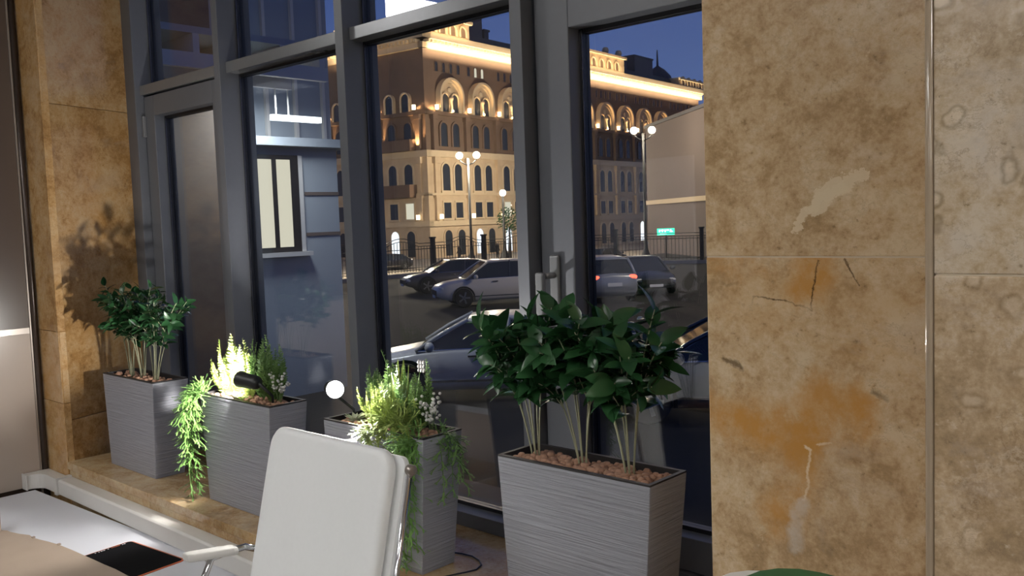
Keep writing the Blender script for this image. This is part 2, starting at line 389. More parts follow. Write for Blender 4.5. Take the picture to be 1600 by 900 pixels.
# ------------------------------------------------------------------ the glazed window wall
YM, YG = 1.981 * H, 2.085 * H
ZT0, ZT1 = EYE + .654 * H, EYE + .698 * H
ZTOP = 3.22
mull = [-3.448 * H, -2.609 * H, -1.77 * H]
MW = .045 * H
X0, X1 = -4.36 * H, -.90 * H
win = tag(empty('window_1'), 'tall grey aluminium window wall with transoms looking onto the street at dusk', 'window', kind='structure')
for xr in mull:
    B(xr - MW, xr, YM, YG + .045, SILL, ZTOP).build('mullion', M['frame'], win, bevel=.0015)
B(X0 - .02, -4.235 * H, YM + .004, YG + .045, SILL, ZTOP).build('jamb', M['frame'], win, bevel=.0015)
B(-.905 * H, -.86 * H, YM, YG + .045, SILL, ZTOP).build('jamb', M['frame'], win, bevel=.0015)
bays = [(-4.235 * H, mull[0] - MW), (mull[0], mull[1] - MW), (mull[1], mull[2] - MW), (mull[2], -.905 * H)]
for i, (a, b) in enumerate(bays):
    B(a, b, YW, YG + .04, ZT0, ZT1).build('transom', M['rail'], win, bevel=.0015)
    B(a, b, YW, YG + .04, SILL, SILL + .047 * H).build('bottom_rail', M['frame'], win, bevel=.0015)
    B(a, b, YW, YG + .04, ZTOP - .06, ZTOP).build('head_rail', M['frame'], win, bevel=.0015)
def pane(parent, a, b, z0, z1, y=YG, g=.011):
    for nm, q in (('gasket', (a, a + g, z0, z1)), ('gasket', (b - g, b, z0, z1)), ('gasket', (a + g, b - g, z0, z0 + g)), ('gasket', (a + g, b - g, z1 - g, z1))):
        o = B(q[0], q[1], y - .014, y + .014, q[2], q[3]).build(nm, M['gasket'], parent)
    for x in (a + g * .3, a + g * .75):
        B(x, x + .0022, y - .0165, y - .0141, z0, z1).build('glazing_bead', M['bead'], parent)
    B(a + g, b - g, y - .003, y + .003, z0 + g, z1 - g).build('pane', M['glass'], parent)
for i, (a, b) in enumerate(bays):
    pane(win, a, b, ZT1, ZTOP - .06)
    if i in (1, 2): pane(win, a, b, SILL + .047 * H, ZT0)
def sash(name, a, b, z0, z1, stile, rail_t, rail_b, yf, label, handle_side):
    d = tag(empty(name), label, 'door', kind='structure')
    y0, y1 = yf, YG + .03
    B(a, a + stile, y0, y1, z0, z1).build('stile', M['frame'], d, bevel=.003)
    B(b - stile, b, y0, y1, z0, z1).build('stile', M['frame'], d, bevel=.003)
    B(a + stile, b - stile, y0, y1, z1 - rail_t, z1).build('top_rail', M['frame'], d, bevel=.002)
    B(a + stile, b - stile, y0, y1, z0, z0 + rail_b).build('bottom_rail', M['frame'], d, bevel=.002)
    pane(d, a + stile, b - stile, z0 + rail_b, z1 - rail_t, YG + .004)
    return d
d1 = sash('door_1', bays[0][0] + .008, bays[0][1] - .008, SILL + .052 * H, ZT0 - .008, .085, .085, .085, YW + .012, 'left opening sash with a plain pane behind the far planter', 1)
for zz in (2.16, 1.25): B(bays[0][0] + .002, bays[0][0] + .018, YW - .002, YW + .012, zz, zz + .09).build('hinge', M['rail'], d1, bevel=.002)
d2 = sash('door_2', bays[3][0] + .012, bays[3][1] - .012, SILL + .05 * H, ZT0 - .008, .113, .098, .082, YW + .012, 'right opening sash with a lever handle behind the leafy planter', 0)
# lever handle
hb = on_y(861, 437, YW)
hx = bays[3][0] + .062
hd = MB().box(hx - .016, hx + .016, YW + .012 - .012, YW + .012, hb.z - .075, hb.z + .065).build('handle', M['rail'], d2, bevel=.008, seg=3)
MB().tube([(hx, YW, hb.z + .012), (hx, YW - .035, hb.z + .012)], .009, 10).build('handle_neck', M['rail'], hd, smooth=True)
B(hx - .024, hx + .004, YW - .05, YW - .034, hb.z - .115, hb.z + .022).build('handle_lever', M['rail'], hd, bevel=.006, seg=3)

# left cream partition
pt = tag(empty('wall_left'), 'cream and smoked partition at the left edge with a dark bronze corner post', 'wall', kind='structure')
XL = -4.38 * H
zsp = EYE - .405 * H; zbs = EYE - 1.13 * H
B(XL - .05, XL - .001, .72, 1.345, zsp, ZC - .002).build('upper_panel', M['frost'], pt)
B(XL - .05, XL, .72, 1.345, zsp - .025, zsp - .001).build('middle_rail', M['alu'], pt)
B(XL - .05, XL - .001, .72, 1.345, zbs, zsp - .026).build('lower_panel', M['cream'], pt)
B(XL - .045, XL - .006, .72, 1.345, .0, zbs - .001).build('skirting', M['darktrim'], pt)
B(XL - .045, XL + .001, 1.346, 1.353, .0, ZC - .002).build('edge_strip', M['alu'], pt, bevel=.001)
MB().lathe([(.0125, 0), (.0125, ZC - .002)], (XL - .002, 1.3665, 0), 18).build('corner_post', M['darktrim'], pt, smooth=True)

# ------------------------------------------------------------------ ceiling panels
for i, (px_, py_) in enumerate(PANELS):
    wh = ['by the far end of the partition', 'nearest the chair', 'right of the pilasters', 'at the far right by the window wall', 'behind the photographer', 'deep in the room', 'in the back corner', 'added to brighten the white desk'][i]
    t = tag(empty('ceiling_light', (px_, py_, ZC)), 'square white ceiling light panel ' + wh, 'ceiling light', 'square ceiling light panels')
    B(-.31, .31, -.31, .31, -.02, -.0005).build('housing', M['white_plastic'], t)
    B(-.29, .29, -.29, .29, -.024, -.0205).build('diffuser', M['panel'], t)

# whiteboard across the room (seen mirrored in the right pane)
wb = tag(empty('presentation_board', (-4.7, -3.0, 0)), 'white presentation board on legs mirrored in the right pane', 'board')
B(-.58, .58, -.015, .015, .85, 2.25).build('board', M['desk'], wb, bevel=.004)
for s in (-1, 1):
    B(s * .5 - .02, s * .5 + .02, -.02, .02, 0, .85).build('leg', M['alu'], wb); B(s * .5 - .02, s * .5 + .02, -.25, .25, 0, .03).build('foot', M['alu'], wb)

# ================================================================== things in the room
# ------------------------------------------------------------------ planters
rnd = random.Random(4)
def pebble_mesh(n, x0, x1, y0, y1, z, rng, r=.0075):
    mb = MB()
    for k in range(n):
        rr = r * rng.uniform(.75, 1.3)
        mb.ball((rng.uniform(x0, x1), rng.uniform(y0, y1), z + rng.uniform(0, .012)), rr, 8, 5, (1, rng.uniform(.75, 1), rng.uniform(.7, .95)))
    return mb
PT = -.60                  # top of planters
HP = .40 * H
TW, TD, BW, BD = .47 * H, .152 * H, .415 * H, .126 * H
TH = .008
def rect(wd_, y0, d, z): return [(-wd_ / 2, y0, z), (wd_ / 2, y0, z), (wd_ / 2, y0 + d, z), (-wd_ / 2, y0 + d, z)]
def planter(xc, label, group='grey ribbed planters on the sill', npeb=150, seed=0):
    t = tag(empty('planter', (xc * H, 1.645 * H, SILL)), label, 'planter', group)
    MB().loft([rect(BW, 0, BD, .0005), rect(TW, 0, TD, HP - .004), rect(TW - 2 * TH, TH, TD - 2 * TH, HP - .004), rect(TW - 2 * TH, TH, TD - 2 * TH, HP - .09)]).build('body', M['planter'], t, bevel=.0015)
    # dark rim and liner
    a, b = TW / 2 - .0015, TW / 2 - TH - .002
    MB().loft([rect(TW - .001, .0005, TD - .001, HP - .004), rect(TW - .001, .0005, TD - .001, HP), rect(TW - 2 * TH - .004, TH + .002, TD - 2 * TH - .004, HP), rect(TW - 2 * TH - .004, TH + .002, TD - 2 * TH - .004, HP - .05)], False).build('liner', M['liner'], t)
    B(-TW / 2 + .012, TW / 2 - .012, .012, TD - .012, HP - .06, HP - .026).build('soil', M['liner'], t)
    o = pebble_mesh(npeb, -TW / 2 + .03, TW / 2 - .02, .016, TD - .03, HP - .018, random.Random(seed), .0085).build('clay_pebbles', M['clay'], t, smooth=True)
    o['kind'] = 'stuff'
    return t
PX = [-3.755, -2.905, -2.125, -1.366]
planter(PX[0], 'grey ribbed planter farthest left, beside the golden stone pilaster', seed=1, npeb=90)
planter(PX[1], 'grey ribbed planter second from the left with the black spotlight', seed=2, npeb=150)
planter(PX[2], 'grey ribbed planter partly hidden behind the white chair back', seed=3, npeb=150)
planter(PX[3], 'large nearest grey ribbed planter holding the big leafy plants', seed=4, npeb=380)

# ------------------------------------------------------------------ leafy plants (leaves are single objects sharing a few meshes)
def leaf_mesh(name, L, W, fold, droop, mat, seg=6):
    vs, fs = [], []
    for i in range(seg + 1):
        t = i / seg; wd_ = W * (math.sin(math.pi * min(1, t ** .8 * .97 + .03)) ** .8) * .5
        x = L * t; z = -droop * L * t * t
        vs += [(x, -wd_, z + fold * wd_), (x, 0, z), (x, wd_, z + fold * wd_)]
    for i in range(seg):
        a = i * 3
        fs += [(a, a + 1, a + 4, a + 3), (a + 1, a + 2, a + 5, a + 4)]
    me = MB().add(vs, fs).mesh(name, True); me.materials.append(mat); return me
LEAF = [leaf_mesh('leaf_%d' % i, L, W_, f_, d_, M['leaf']) for i, (L, W_, f_, d_) in enumerate(((.056, .029, .3, .18), (.06, .030, .2, .3), (.048, .027, .4, .05), (.052, .027, .3, .35)))]
def orient(d, up):
    d = d.normalized(); s = up.cross(d)
    s = s.normalized() if s.length > 1e-4 else Vector((1, 0, 0)); u = d.cross(s)
    return Matrix((d, s, u)).transposed().to_quaternion()
def bezier(a, b, c, n=8): return [a * (1 - t) ** 2 + b * 2 * t * (1 - t) + c * t * t for t in [i / n for i in range(n + 1)]]
def leafy_plant(base, label, group, rng, stems, hs, spread, leaf_sc=1.0, per=15, depth=.6, lean=0):
    t = tag(empty('leafy_plant', base), label, 'plant', group)
    for k in range(stems):
        a = 2 * math.pi * (k + rng.uniform(-.2, .2)) / stems
        dx = math.cos(a) * spread * rng.uniform(.6, 1.0) + lean; dy = math.sin(a) * spread * depth * rng.uniform(.5, 1)
        h = hs * rng.uniform(.82, 1.05)
        p0 = Vector((math.cos(a) * .008, math.sin(a) * .006, -.012)); p1 = Vector((dx * .25, dy * .25, h * .6)); p2 = Vector((dx, dy, h))
        path = bezier(p0, p1, p2, 10)
        MB().tube(path, [.0022 - .0012 * i / 10 for i in range(11)], 6).build('stem', M['stem'], t, smooth=True)
        paths = [(path, .42, per)]
        for s in range(3):
            i0 = rng.choice((4, 5, 6)); q0 = path[i0]; aa = a + rng.uniform(-1.6, 1.6)
            q2 = q0 + Vector((math.cos(aa) * spread * .55, math.sin(aa) * spread * .4, h * rng.uniform(.1, .36)))
            br = bezier(q0, (q0 + q2) / 2 + Vector((0, 0, .02)), q2, 6)
            MB().tube(br, .0012, 5).build('stem', M['stem'], t, smooth=True); paths.append((br, .2, per // 2))
        for pth, start, n in paths:
            for j in range(n):
                u_ = start + (1 - start) * (j + .5) / n; fi = u_ * (len(pth) - 1); i = min(int(fi), len(pth) - 2)
                p = pth[i].lerp(pth[i + 1], fi - i); ax = (pth[i + 1] - pth[i]).normalized()
                an = j * 2.4 + k; rad = Vector((math.cos(an), math.sin(an), 0)); rad = (rad - ax * rad.dot(ax)).normalized()
                up = .35 + .9 * (u_ - .3) + rng.uniform(-.3, .4)
                d = rad + ax * up + Vector((0, 0, rng.uniform(-.35, .3)))
                o = child('leaf', LEAF[rng.randrange(4)], t, p); o.rotation_mode = 'QUATERNION'; o.rotation_quaternion = orient(d, ax + Vector((0, 0, .3)) + Vector((rng.uniform(-.4, .4), rng.uniform(-.4, .4), 0)))
                s_ = leaf_sc * rng.uniform(.75, 1.15); o.scale = (s_, s_, s_)
    return t
zb_ = SILL + HP - .015
ym = 1.645 * H + TD / 2
big = [(-1.53, 'bright-lit leafy plant at the left of the nearest planter', -.065), (-1.385, 'leafy plant in the middle of the nearest planter', -.035), (-1.235, 'dark leafy plant at the right of the nearest planter by the pilaster', -.02)]
for i, (x, lb, ln) in enumerate(big):
    leafy_plant((x * H, ym - .005 + .01 * (i == 1), zb_), lb, 'leafy plants in the nearest planter', random.Random(20 + i), 6, .345, .135, 1.12, 18, .55, ln)
for i, (x, lb) in enumerate(((-3.87, 'leafy plant at the left of the far left planter'), (-3.765, 'leafy plant in the middle of the far left planter'), (-3.65, 'leafy plant at the right of the far left planter'))):
    leafy_plant((x * H, ym, zb_), lb, 'leafy plants in the far left planter', random.Random(40 + i), 5, .345, .165, .8, 18, .5, (-.03, .0, .09)[i])

# ------------------------------------------------------------------ trailing plants, ferns, berries, succulents
def forks(mb, p, d, L, rng, depth=0, wd_=.0027):
    """antler-like forked leaf"""
    e_ = p + d * L
    n = d.cross(Vector((0, 0, 1))); n = n.normalized() if n.length > 1e-3 else Vector((1, 0, 0)); b = d.cross(n) * .5
    r_ = wd_
    mb.add([p + n * r_, p - n * r_, e_ - n * r_ * .8, e_ + n * r_ * .8, p + b * r_, e_ + b * r_], [(0, 3, 5, 4), (4, 5, 2, 1), (1, 2, 3, 0)])
    if depth < 2:
        for s in (-1, 1):
            dd = (d + n * s * rng.uniform(.35, .75) + Vector((rng.uniform(-.2, .2), rng.uniform(-.2, .2), rng.uniform(-.2, .1)))).normalized()
            forks(mb, e_, dd, L * rng.uniform(.5, .8), rng, depth + 1, wd_ * .85)
def trailing(base, label, strands, rng, mat, seg_l=.031):
    t = tag(empty('trailing_plant', base), label, 'plant', 'trailing plants hanging from the planters')
    for dx, dy, up, drop in strands:
        p0 = Vector((0, 0, 0)); p1 = Vector((dx * .8, dy * .9, up)); p2 = Vector((dx, dy, -drop))
        n = max(6, int((up + drop + abs(dx)) / .03)); path = bezier(p0, p1 + Vector((dx * .4, dy * .5, 0)), p2, n)
        mb = MB(); mb.tube(path, .0013, 5)
        for i in range(1, n + 1):
            ax = (path[i] - path[i - 1]).normalized()
            for s in range(2):
                a = rng.uniform(0, 6.28)
                d = (Vector((math.cos(a), math.sin(a), 0)) * .8 + ax * .75 + Vector((0, 0, rng.uniform(-.1, .3)))).normalized()
                forks(mb, path[i], d, seg_l * rng.uniform(.6, 1.05), rng)
        mb.build('strand', mat, t)
    return t
def spot(i, fx, fy=.5, dz=0): return Vector((PX[i] * H + fx * TW, 1.645 * H + fy * TD, zb_ + dz))
g_ = random.Random(7)
st = [(-.035 + g_.uniform(-.03, .035), -.055 - g_.uniform(0, .03), .05 + g_.uniform(0, .05), g_.uniform(.06, .33)) for _ in range(9)]
trailing(spot(1, -.42, .2), 'bright green trailing plant spilling over the left edge of the second planter', [(-.055, -.06, .10, .37), (-.035, -.075, .08, .34), (-.07, -.05, .11, .2), (-.03, -.06, .12, .28)] + st, g_, M['leaf_t'])
g_ = random.Random(8)
st = [(-.02 + g_.uniform(-.05, .03), -.030 - g_.uniform(0, .02), .03 + g_.uniform(0, .03), g_.uniform(.08, .3)) for _ in range(8)]
trailing(spot(2, .45, .12), 'green trailing plant hanging down the front of the planter behind the chair', st + [(-.075, -.04, .03, .355), (-.06, -.05, .03, .35), (-.045, -.035, .03, .345), (-.02, -.035, .03, .30), (-.005, -.03, .03, .27)], g_, M['leaf_t'])
g_ = random.Random(9)
st = [(.05 + g_.uniform(-.01, .04), g_.uniform(-.03, .05), .03 + g_.uniform(0, .02), g_.uniform(.03, .14)) for _ in range(6)]
trailing(spot(2, .42, .5), 'dark green trailing plant over the right end of the planter behind the chair', st, g_, M['leaf_m'], .022)
g_ = random.Random(10)
st = [(-.03 + g_.uniform(-.05, .05), -.055 - g_.uniform(0, .02), .03 + g_.uniform(0, .02), g_.uniform(.01, .09)) for _ in range(6)]
trailing(spot(2, .12, .2), 'short yellow green trailing plant over the front rim behind the chair', st, g_, M['leaf_y'])

def frond_mesh(name, L, leaf, n, curve, mat, fluffy=False, rng=None):
    mb = MB(); rng = rng or random.Random(1); pts = bezier(Vector((0, 0, 0)), Vector((L * .55, 0, L * .12)), Vector((L, 0, -curve * L)), n)
    mb.tube(pts, .0011, 4)
    for i in range(2, n + 1):
        t = i / n; ll = leaf * math.sin(math.pi * min(1, .12 + t * .85)) + .003
        for s in ((-1, 1) if not fluffy else (-1, 1, -.5, .5)):
            zz = rng.uniform(-.5, .7) if fluffy else .25
            d = Vector((.55, s, zz)).normalized(); p = pts[i]; wv = Vector((1, -.3 * s, 0)).normalized() * ll * .22
            mb.add([p, p + d * ll * .5 + wv, p + d * ll, p + d * ll * .5 - wv], [(0, 1, 2, 3)])
    me = mb.mesh(name, True); me.materials.append(mat); return me
FR = {'y': [frond_mesh('frond_yellow_%d' % i, .15 + .02 * i, .016, 22, .12, M['leaf_y'], True, random.Random(i)) for i in range(3)],
      'm': [frond_mesh('frond_green_%d' % i, .14 + .02 * i, .014, 24, .1, M['leaf_m'], True, random.Random(9 + i)) for i in range(3)],
      's': [frond_mesh('frond_soft_%d' % i, .15, .028, 12, .2, M['leaf_y'], False, random.Random(19 + i)) for i in range(2)]}
def fern(loc, label, kind, n, spread, rng, sc=1.0, lean=(0, 0)):
    t = tag(empty('fern', loc), label, 'plant', 'ferns in the middle planters')
    for k in range(n):
        a = 2.4 * k + rng.uniform(-.3, .3); s = spread * math.sqrt((k + .5) / n)
        d = Vector((math.cos(a) * s + lean[0], math.sin(a) * s * .5 + lean[1], 1))
        o = child('frond', FR[kind][rng.randrange(len(FR[kind]))], t, (rng.uniform(-.008, .008), rng.uniform(-.006, .006), -.01)); o.rotation_mode = 'QUATERNION'
        o.rotation_quaternion = orient(d, Vector((math.cos(a), math.sin(a), .05))); q_ = sc * rng.uniform(.75, 1.1); o.scale = (q_, q_, q_)
    return t
def sword(loc, label, n, rng, mat, L=.17, W_=.02):
    t = tag(empty('sword_leaf_plant', loc), label, 'plant', 'upright strap leaves in the middle planters')
    me = leaf_mesh('strap_leaf', L, W_, .5, .05, mat, 8)
    for k in range(n):
        a = 2.4 * k; o = child('leaf', me, t); o.rotation_mode = 'QUATERNION'
        o.rotation_quaternion = orient(Vector((math.cos(a) * .25, math.sin(a) * .15, 1)), Vector((math.cos(a + .6), math.sin(a + .6), 0))); q_ = rng.uniform(.6, 1.1); o.scale = (q_, q_, q_)
    return t
def berry_sprig(loc, label, n, rng, h=.11, spread=.03):
    t = tag(empty('berry_sprig', loc), label, 'sprig', 'white berry sprigs in the middle planters')
    bm = MB().ball((0, 0, 0), .0042, 8, 5).mesh('berry', True); bm.materials.append(M['berry'])
    for k in range(n):
        a = 2.4 * k; tip = Vector((math.cos(a) * spread, math.sin(a) * spread * .7, h * rng.uniform(.7, 1.1)))
        pts = bezier(Vector((0, 0, -.01)), tip * .5 + Vector((0, 0, .015)), tip, 6)
        MB().tube(pts, .0009, 4).build('twig', M['twig'], t)
        for j in range(9):
            p = pts[3 + j % 4] + Vector((rng.uniform(-1, 1), rng.uniform(-1, 1), rng.uniform(-.6, .9))) * .011
            child('berry', bm, t, p)
    return t
def rosette(loc, label, rng, mat, L=.04, n=16):
    t = tag(empty('succulent', loc), label, 'succulent', 'pale succulent rosettes in the middle planters')
    me = leaf_mesh('succulent_leaf', L, L * .36, .5, -.1, mat, 5)
    for k in range(n):
        a = 2.4 * k; e_ = .15 + .9 * k / n; o = child('leaf', me, t, (0, 0, .004)); o.rotation_mode = 'QUATERNION'
        o.rotation_quaternion = orient(Vector((math.cos(a), math.sin(a), e_)), Vector((0, 0, 1))); q_ = 1.1 - .5 * k / n; o.scale = (q_, q_, q_)
    return t
rr = random.Random(3)
fern(spot(1, -.27, .7), 'yellow green fern at the left of the second planter', 'y', 20, .7, rr, 1.12, (-.1, -.05))
fern(spot(1, .06, .75), 'bushy green fern behind the black spotlight', 'm', 28, .5, rr, 1.12)
fern(spot(1, .25, .65), 'darker green fern at the right of the second planter', 'm', 22, .5, rr, 1.05, (.12, 0))
sword(spot(1, -.05, .8), 'pale strap leaves between the ferns of the second planter', 7, rr, M['leaf_m'], .17)
fern(spot(1, -.1, .6), 'white lit soft fern beside the black spotlight', 's', 12, .7, rr, .62)
rosette(spot(1, -.16, .35), 'pale succulent rosette under the black spotlight', rr, M['leaf_p'])
rosette(spot(1, .02, .25), 'yellowish succulent rosette at the front of the second planter', rr, M['leaf_y'], .034)
berry_sprig(spot(1, .36, .55), 'white berry sprig at the right end of the second planter', 6, rr, .10, .035)
fern(spot(2, -.14, .8), 'fluffy pale green fern at the left of the planter behind the chair', 'm', 22, .6, rr, 1.12, (-.15, 0))
sword(spot(2, .04, .7), 'tall strap leaves in the middle of the planter behind the chair', 9, rr, M['leaf_y'], .19)
fern(spot(2, .18, .7), 'green fern in the middle of the planter behind the chair', 'm', 24, .6, rr, 1.05)
fern(spot(2, .0, .4), 'white lit soft fern beside the glowing spotlight', 's', 12, .7, rr, .62)
fern(spot(2, .16, .35), 'spiky yellow fern at the front of the planter behind the chair', 's', 18, .9, rr, .6)
rosette(spot(2, -.32, .4), 'pale succulent rosette under the glowing spotlight', rr, M['leaf_p'], .045)
berry_sprig(spot(2, .36, .6), 'white berry sprig at the right end of the planter behind the chair', 7, rr, .105, .03)
fern(spot(2, -.06, .45), 'loose pale fern just right of the glowing spotlight', 'y', 16, .9, rr, .8, (-.1, -.1))
fern(spot(1, -.33, .5), 'small yellow fern leaning over the left rim of the second planter', 'y', 12, .9, rr, .8, (-.35, -.1))
g_ = random.Random(12)
trailing(spot(2, .24, .3), 'bright yellow green forked plant at the front of the planter behind the chair', [(g_.uniform(-.06, .06), -.02 - g_.uniform(0, .03), .06 + g_.uniform(0, .04), -g_.uniform(.0, .05)) for _ in range(9)], g_, M['leaf_y'], .03)
# single lavender-like flower spike
fs = tag(empty('flower_spike', spot(2, .2, .6)), 'thin stem with a white beaded flower head above the planter behind the chair', 'flower')
tip = Vector((.035, 0, .17)); pts = bezier(Vector((0, 0, 0)), Vector((.01, 0, .1)), tip, 8)
MB().tube(pts, .0011, 5).build('stalk', M['leaf_t'], fs)
bm = MB().ball((0, 0, 0), .0045, 8, 5, (.8, .8, 1.5)).mesh('floret', True); bm.materials.append(M['berry'])
for k in range(9): child('floret', bm, fs, tip + Vector(((k % 3 - 1) * .010 + .004, 0, (k // 3) * .011)), (0, .5, 0))
for i, (fx, dz) in enumerate(((.29, .085), (.31, .035))):
    sfl = tag(empty('star_flower', spot(2, fx, .4)), ('upper' if i == 0 else 'lower') + ' small yellow green star flower at the right of the lit ferns', 'flower')
    MB().tube([(0, 0, -.01), (0, 0, dz)], .001, 4).build('stalk', M['twig'], sfl)
    me = leaf_mesh('petal', .017, .006, .3, 0, M['leaf_y'], 3)
    for k in range(7): o = child('petal', me, sfl, (0, 0, dz), (R(90), 0, 0)); o.rotation_euler = (0, -k * 2 * math.pi / 7, 0); o.rotation_euler[0] = R(10)

# ------------------------------------------------------------------ garden spotlights
M['bulb'] = glow('spot_bulb', (1, .98, .94), 60.0)
def spotlight(loc, aim, label, base, power, size=R(150)):
    aim = Vector(aim).normalized()
    t = tag(empty('spotlight', loc), label, 'spotlight', 'black garden spotlights')
    q_ = aim.to_track_quat('Z', 'Y').to_matrix().to_4x4() @ Matrix.Scale(1.35, 4)
    mb = MB(); mb.M = q_; mb.lathe([(.001, -.053), (.010, -.0525), (.0145, -.048), (.0165, -.040), (.0180, .0), (.0200, .012), (.0190, .014), (.0180, .0135), (.0175, .004)], n=20)
    mb.build('head', M['black'], t, smooth=True)
    mb = MB(); mb.M = q_; mb.lathe([(.001, .0035), (.0172, .0035), (.0175, .010), (.0155, .017), (.010, .022), (.001, .024)], n=20)
    mb.build('bulb', M['bulb'], t, smooth=True)
    mb = MB(); mb.M = q_; mb.lathe([(.0167, -.012), (.0172, -.011), (.0172, -.006), (.0167, -.005)], n=20); mb.build('ring', M['alu'], t, smooth=True)
    k0 = -aim * .066; b = Vector(base) - Vector(loc)
    MB().tube([k0, k0 + Vector((0, 0, -.008)) - aim * .02, b + Vector((0, 0, .03)), b], [.006, .0055, .0045, .0035], 8).build('stake', M['black'], t, smooth=True)
    lamp('spot_light', 'SPOT', aim * .036, power, (1, .97, .92), t, aim, spot_size=size, spot_blend=.35, shadow_soft_size=.012)
    return t
L2 = w(-2.84, 1.655, -.525); L3 = w(-2.315, 1.66, -.505)
spotlight(L2, (-.96, -.16, .08), 'black spotlight pointing left into the ferns of the second planter', spot(1, .32, .45), 32.0)
spotlight(L3, (.80, -.42, .10), 'glowing spotlight pointing right over the planter behind the chair', spot(2, -.42, .6), 30.0)
cb = tag(empty('power_cable'), 'thin black cable looping on the sill beside the planter behind the chair', 'cable')
cpts = [on_z(a, b, SILL + .003) for a, b in ((700, 862), (722, 865), (738, 869), (749, 876), (752, 883), (744, 890), (728, 894), (708, 898), (690, 902))]
MB().tube(cpts, .0022, 8).build('cord', M['black'], cb, smooth=True)

# ------------------------------------------------------------------ white cable trunking
tk = tag(empty('cable_trunking'), 'white plastic cable trunking along the sill front and round the corner', 'trunking')
z0, z1, yk = EYE - 1.128 * H, EYE - 1.062 * H, 1.478 * H
def trunk_prof(a, b): return [(yk, z0), (YF + .005, z0), (YF + .005, z1), (yk + .006, z1), (yk, z1 - .006)]
MB().prism(trunk_prof(0, 0), -3.72, -1.1, 'x').build('duct', M['white_plastic'], tk, bevel=.002)
B(-3.745, -3.7205, yk - .007, YF + .005, z0 - .004, z1 + .005).build('joint_cover', M['white_plastic'], tk, bevel=.002)
y_end = max(1.16, on_x(40, 750, XL + .03).y)
ra = min(-3.746 - (XL + .05), yk - y_end) - .004
ca = (XL + .05 + ra, yk - ra)             # centre of the inner curve
arc = [(ca[0] - ra * math.cos(R(90) * k / 8), ca[1] + ra * math.sin(R(90) * k / 8)) for k in range(9)]
poly = [(XL + .05, y_end)] + arc + [(-3.746, yk), (-3.746, YF - .004), (XL + .006, YF - .004), (XL + .006, y_end)]
MB().prism(poly, z0, z1, 'z').build('corner_elbow', M['white_plastic'], tk, bevel=.002)
B(XL + .005, XL + .054, y_end - .006, y_end - .0005, z0 - .002, z1 + .002).build('end_cap', M['white_plastic'], tk, bevel=.0015)

# ------------------------------------------------------------------ desk, mouse pad, kraft sheet, upright carton
ZD = EYE - 1.13 * H
dk = tag(empty('desk', (-3.05, .95, 0)), 'white office desk along the sill at the lower left', 'desk')
MB().prism([(-4.31 * H + 3.05, .3 - .95), (-2.42 * H + 3.05, .3 - .95), (-2.42 * H + 3.05, 1.505 * H - .95), (-3.1 * H + 3.05, 1.495 * H - .95), (-4.31 * H + 3.05, 1.444 * H - .95)], ZD - .026, ZD, 'z').build('desktop', M['desk'], dk, bevel=.0025)
for a in (-.78, .82):
    for b in (-.6, .32):
        B(a - .025, a + .025, b - .025, b + .025, 0, ZD - .026).build('leg', M['alu'], dk)
mp = tag(empty('mouse_pad', (0, 0, ZD)), 'black mouse pad with an orange stitched edge on the white desk', 'mouse pad')
def padpoly(ins):
    c = [on_z(205, 846, ZD), on_z(291, 875.5, ZD)]
    a, b = c[0].xy, c[1].xy; dx = (b - a).normalized(); dy = Vector((dx.y, -dx.x)); D = .27
    pts = []; r_ = .018
    cs = [a, b, b + dy * D, a + dy * D]; ctr = (cs[0] + cs[2]) / 2
    for i, p in enumerate(cs):
        pv, nx = cs[i - 1], cs[(i + 1) % 4]; d0 = (pv - p).normalized(); d1 = (nx - p).normalized(); cc = p + (d0 + d1) * r_
        rr_ = r_ - ins
        for k in range(5):
            t = R(90) * k / 4; pts.append(tuple(cc - d1 * rr_ * math.cos(t) - d0 * rr_ * math.sin(t)))
    return pts, a, dx, dy
pp, pa_, pdx, pdy = padpoly(0)
MB().prism(pp, .0003, .003, 'z').build('stitched_edge', M['orange'], mp)
pi_, *_r3 = padpoly(.006)
MB().prism(pi_, .0031, .0042, 'z').build('cloth', M['pad'], mp)
ink = MB(); ink2 = MB()
def strip(mb, v0, v1, u0=.012, u1=.016):
    a = pa_ + pdx * u0 + pdy * v0; b = pa_ + pdx * u1 + pdy * v0; c = pa_ + pdx * u1 + pdy * v1; d = pa_ + pdx * u0 + pdy * v1
    mb.prism([tuple(a), tuple(b), tuple(c), tuple(d)], .0043, .0045, 'z')
for v0, v1 in ((.028, .034), (.036, .04), (.085, .089), (.098, .104), (.106, .112), (.116, .12), (.128, .132)): strip(ink, v0, v1)
for k in range(6): strip(ink2, .047 + k * .005, .0505 + k * .005, .0125, .0155)
ink.build('white_print', M['whiteink'], mp); ink2.build('orange_print', M['orange'], mp)
kr = tag(empty('kraft_sheet', (0, 0, ZD + .006)), 'torn brown kraft board lying over the desk front at the lower left', 'cardboard')
edge = [on_z(a, b, ZD + .012) for a, b in ((-40, 816), (0, 828), (12, 829), (16, 831), (30, 834), (46, 836), (52, 840), (62, 843), (75, 846), (92, 851), (112, 859), (130, 867), (150, 876), (163, 882), (180, 889), (197, 898), (215, 906))]
poly = [(p.x, p.y) for p in edge] + [(edge[-1].x - .05, .45), (edge[0].x - .05, .45)]
MB().prism(poly, 0, .006, 'z').build('board', M['kraft'], kr)
for i, k in enumerate((6, 9)):
    p = edge[k]; B(p.x - .006, p.x + .006, p.y - .004, p.y + .005, .006, .009).build('torn_flake', M['kraft'], kr)
bx_ = tag(empty('carton', (0, 0, ZD)), 'brown carton standing upright at the left edge of the desk', 'carton')
cp = on_z(5, 830, ZD + .012)
B(cp.x - .12, cp.x, cp.y - .16, cp.y - .005, .0125, .10).build('carton_body', M['kraft'], bx_, bevel=.002)
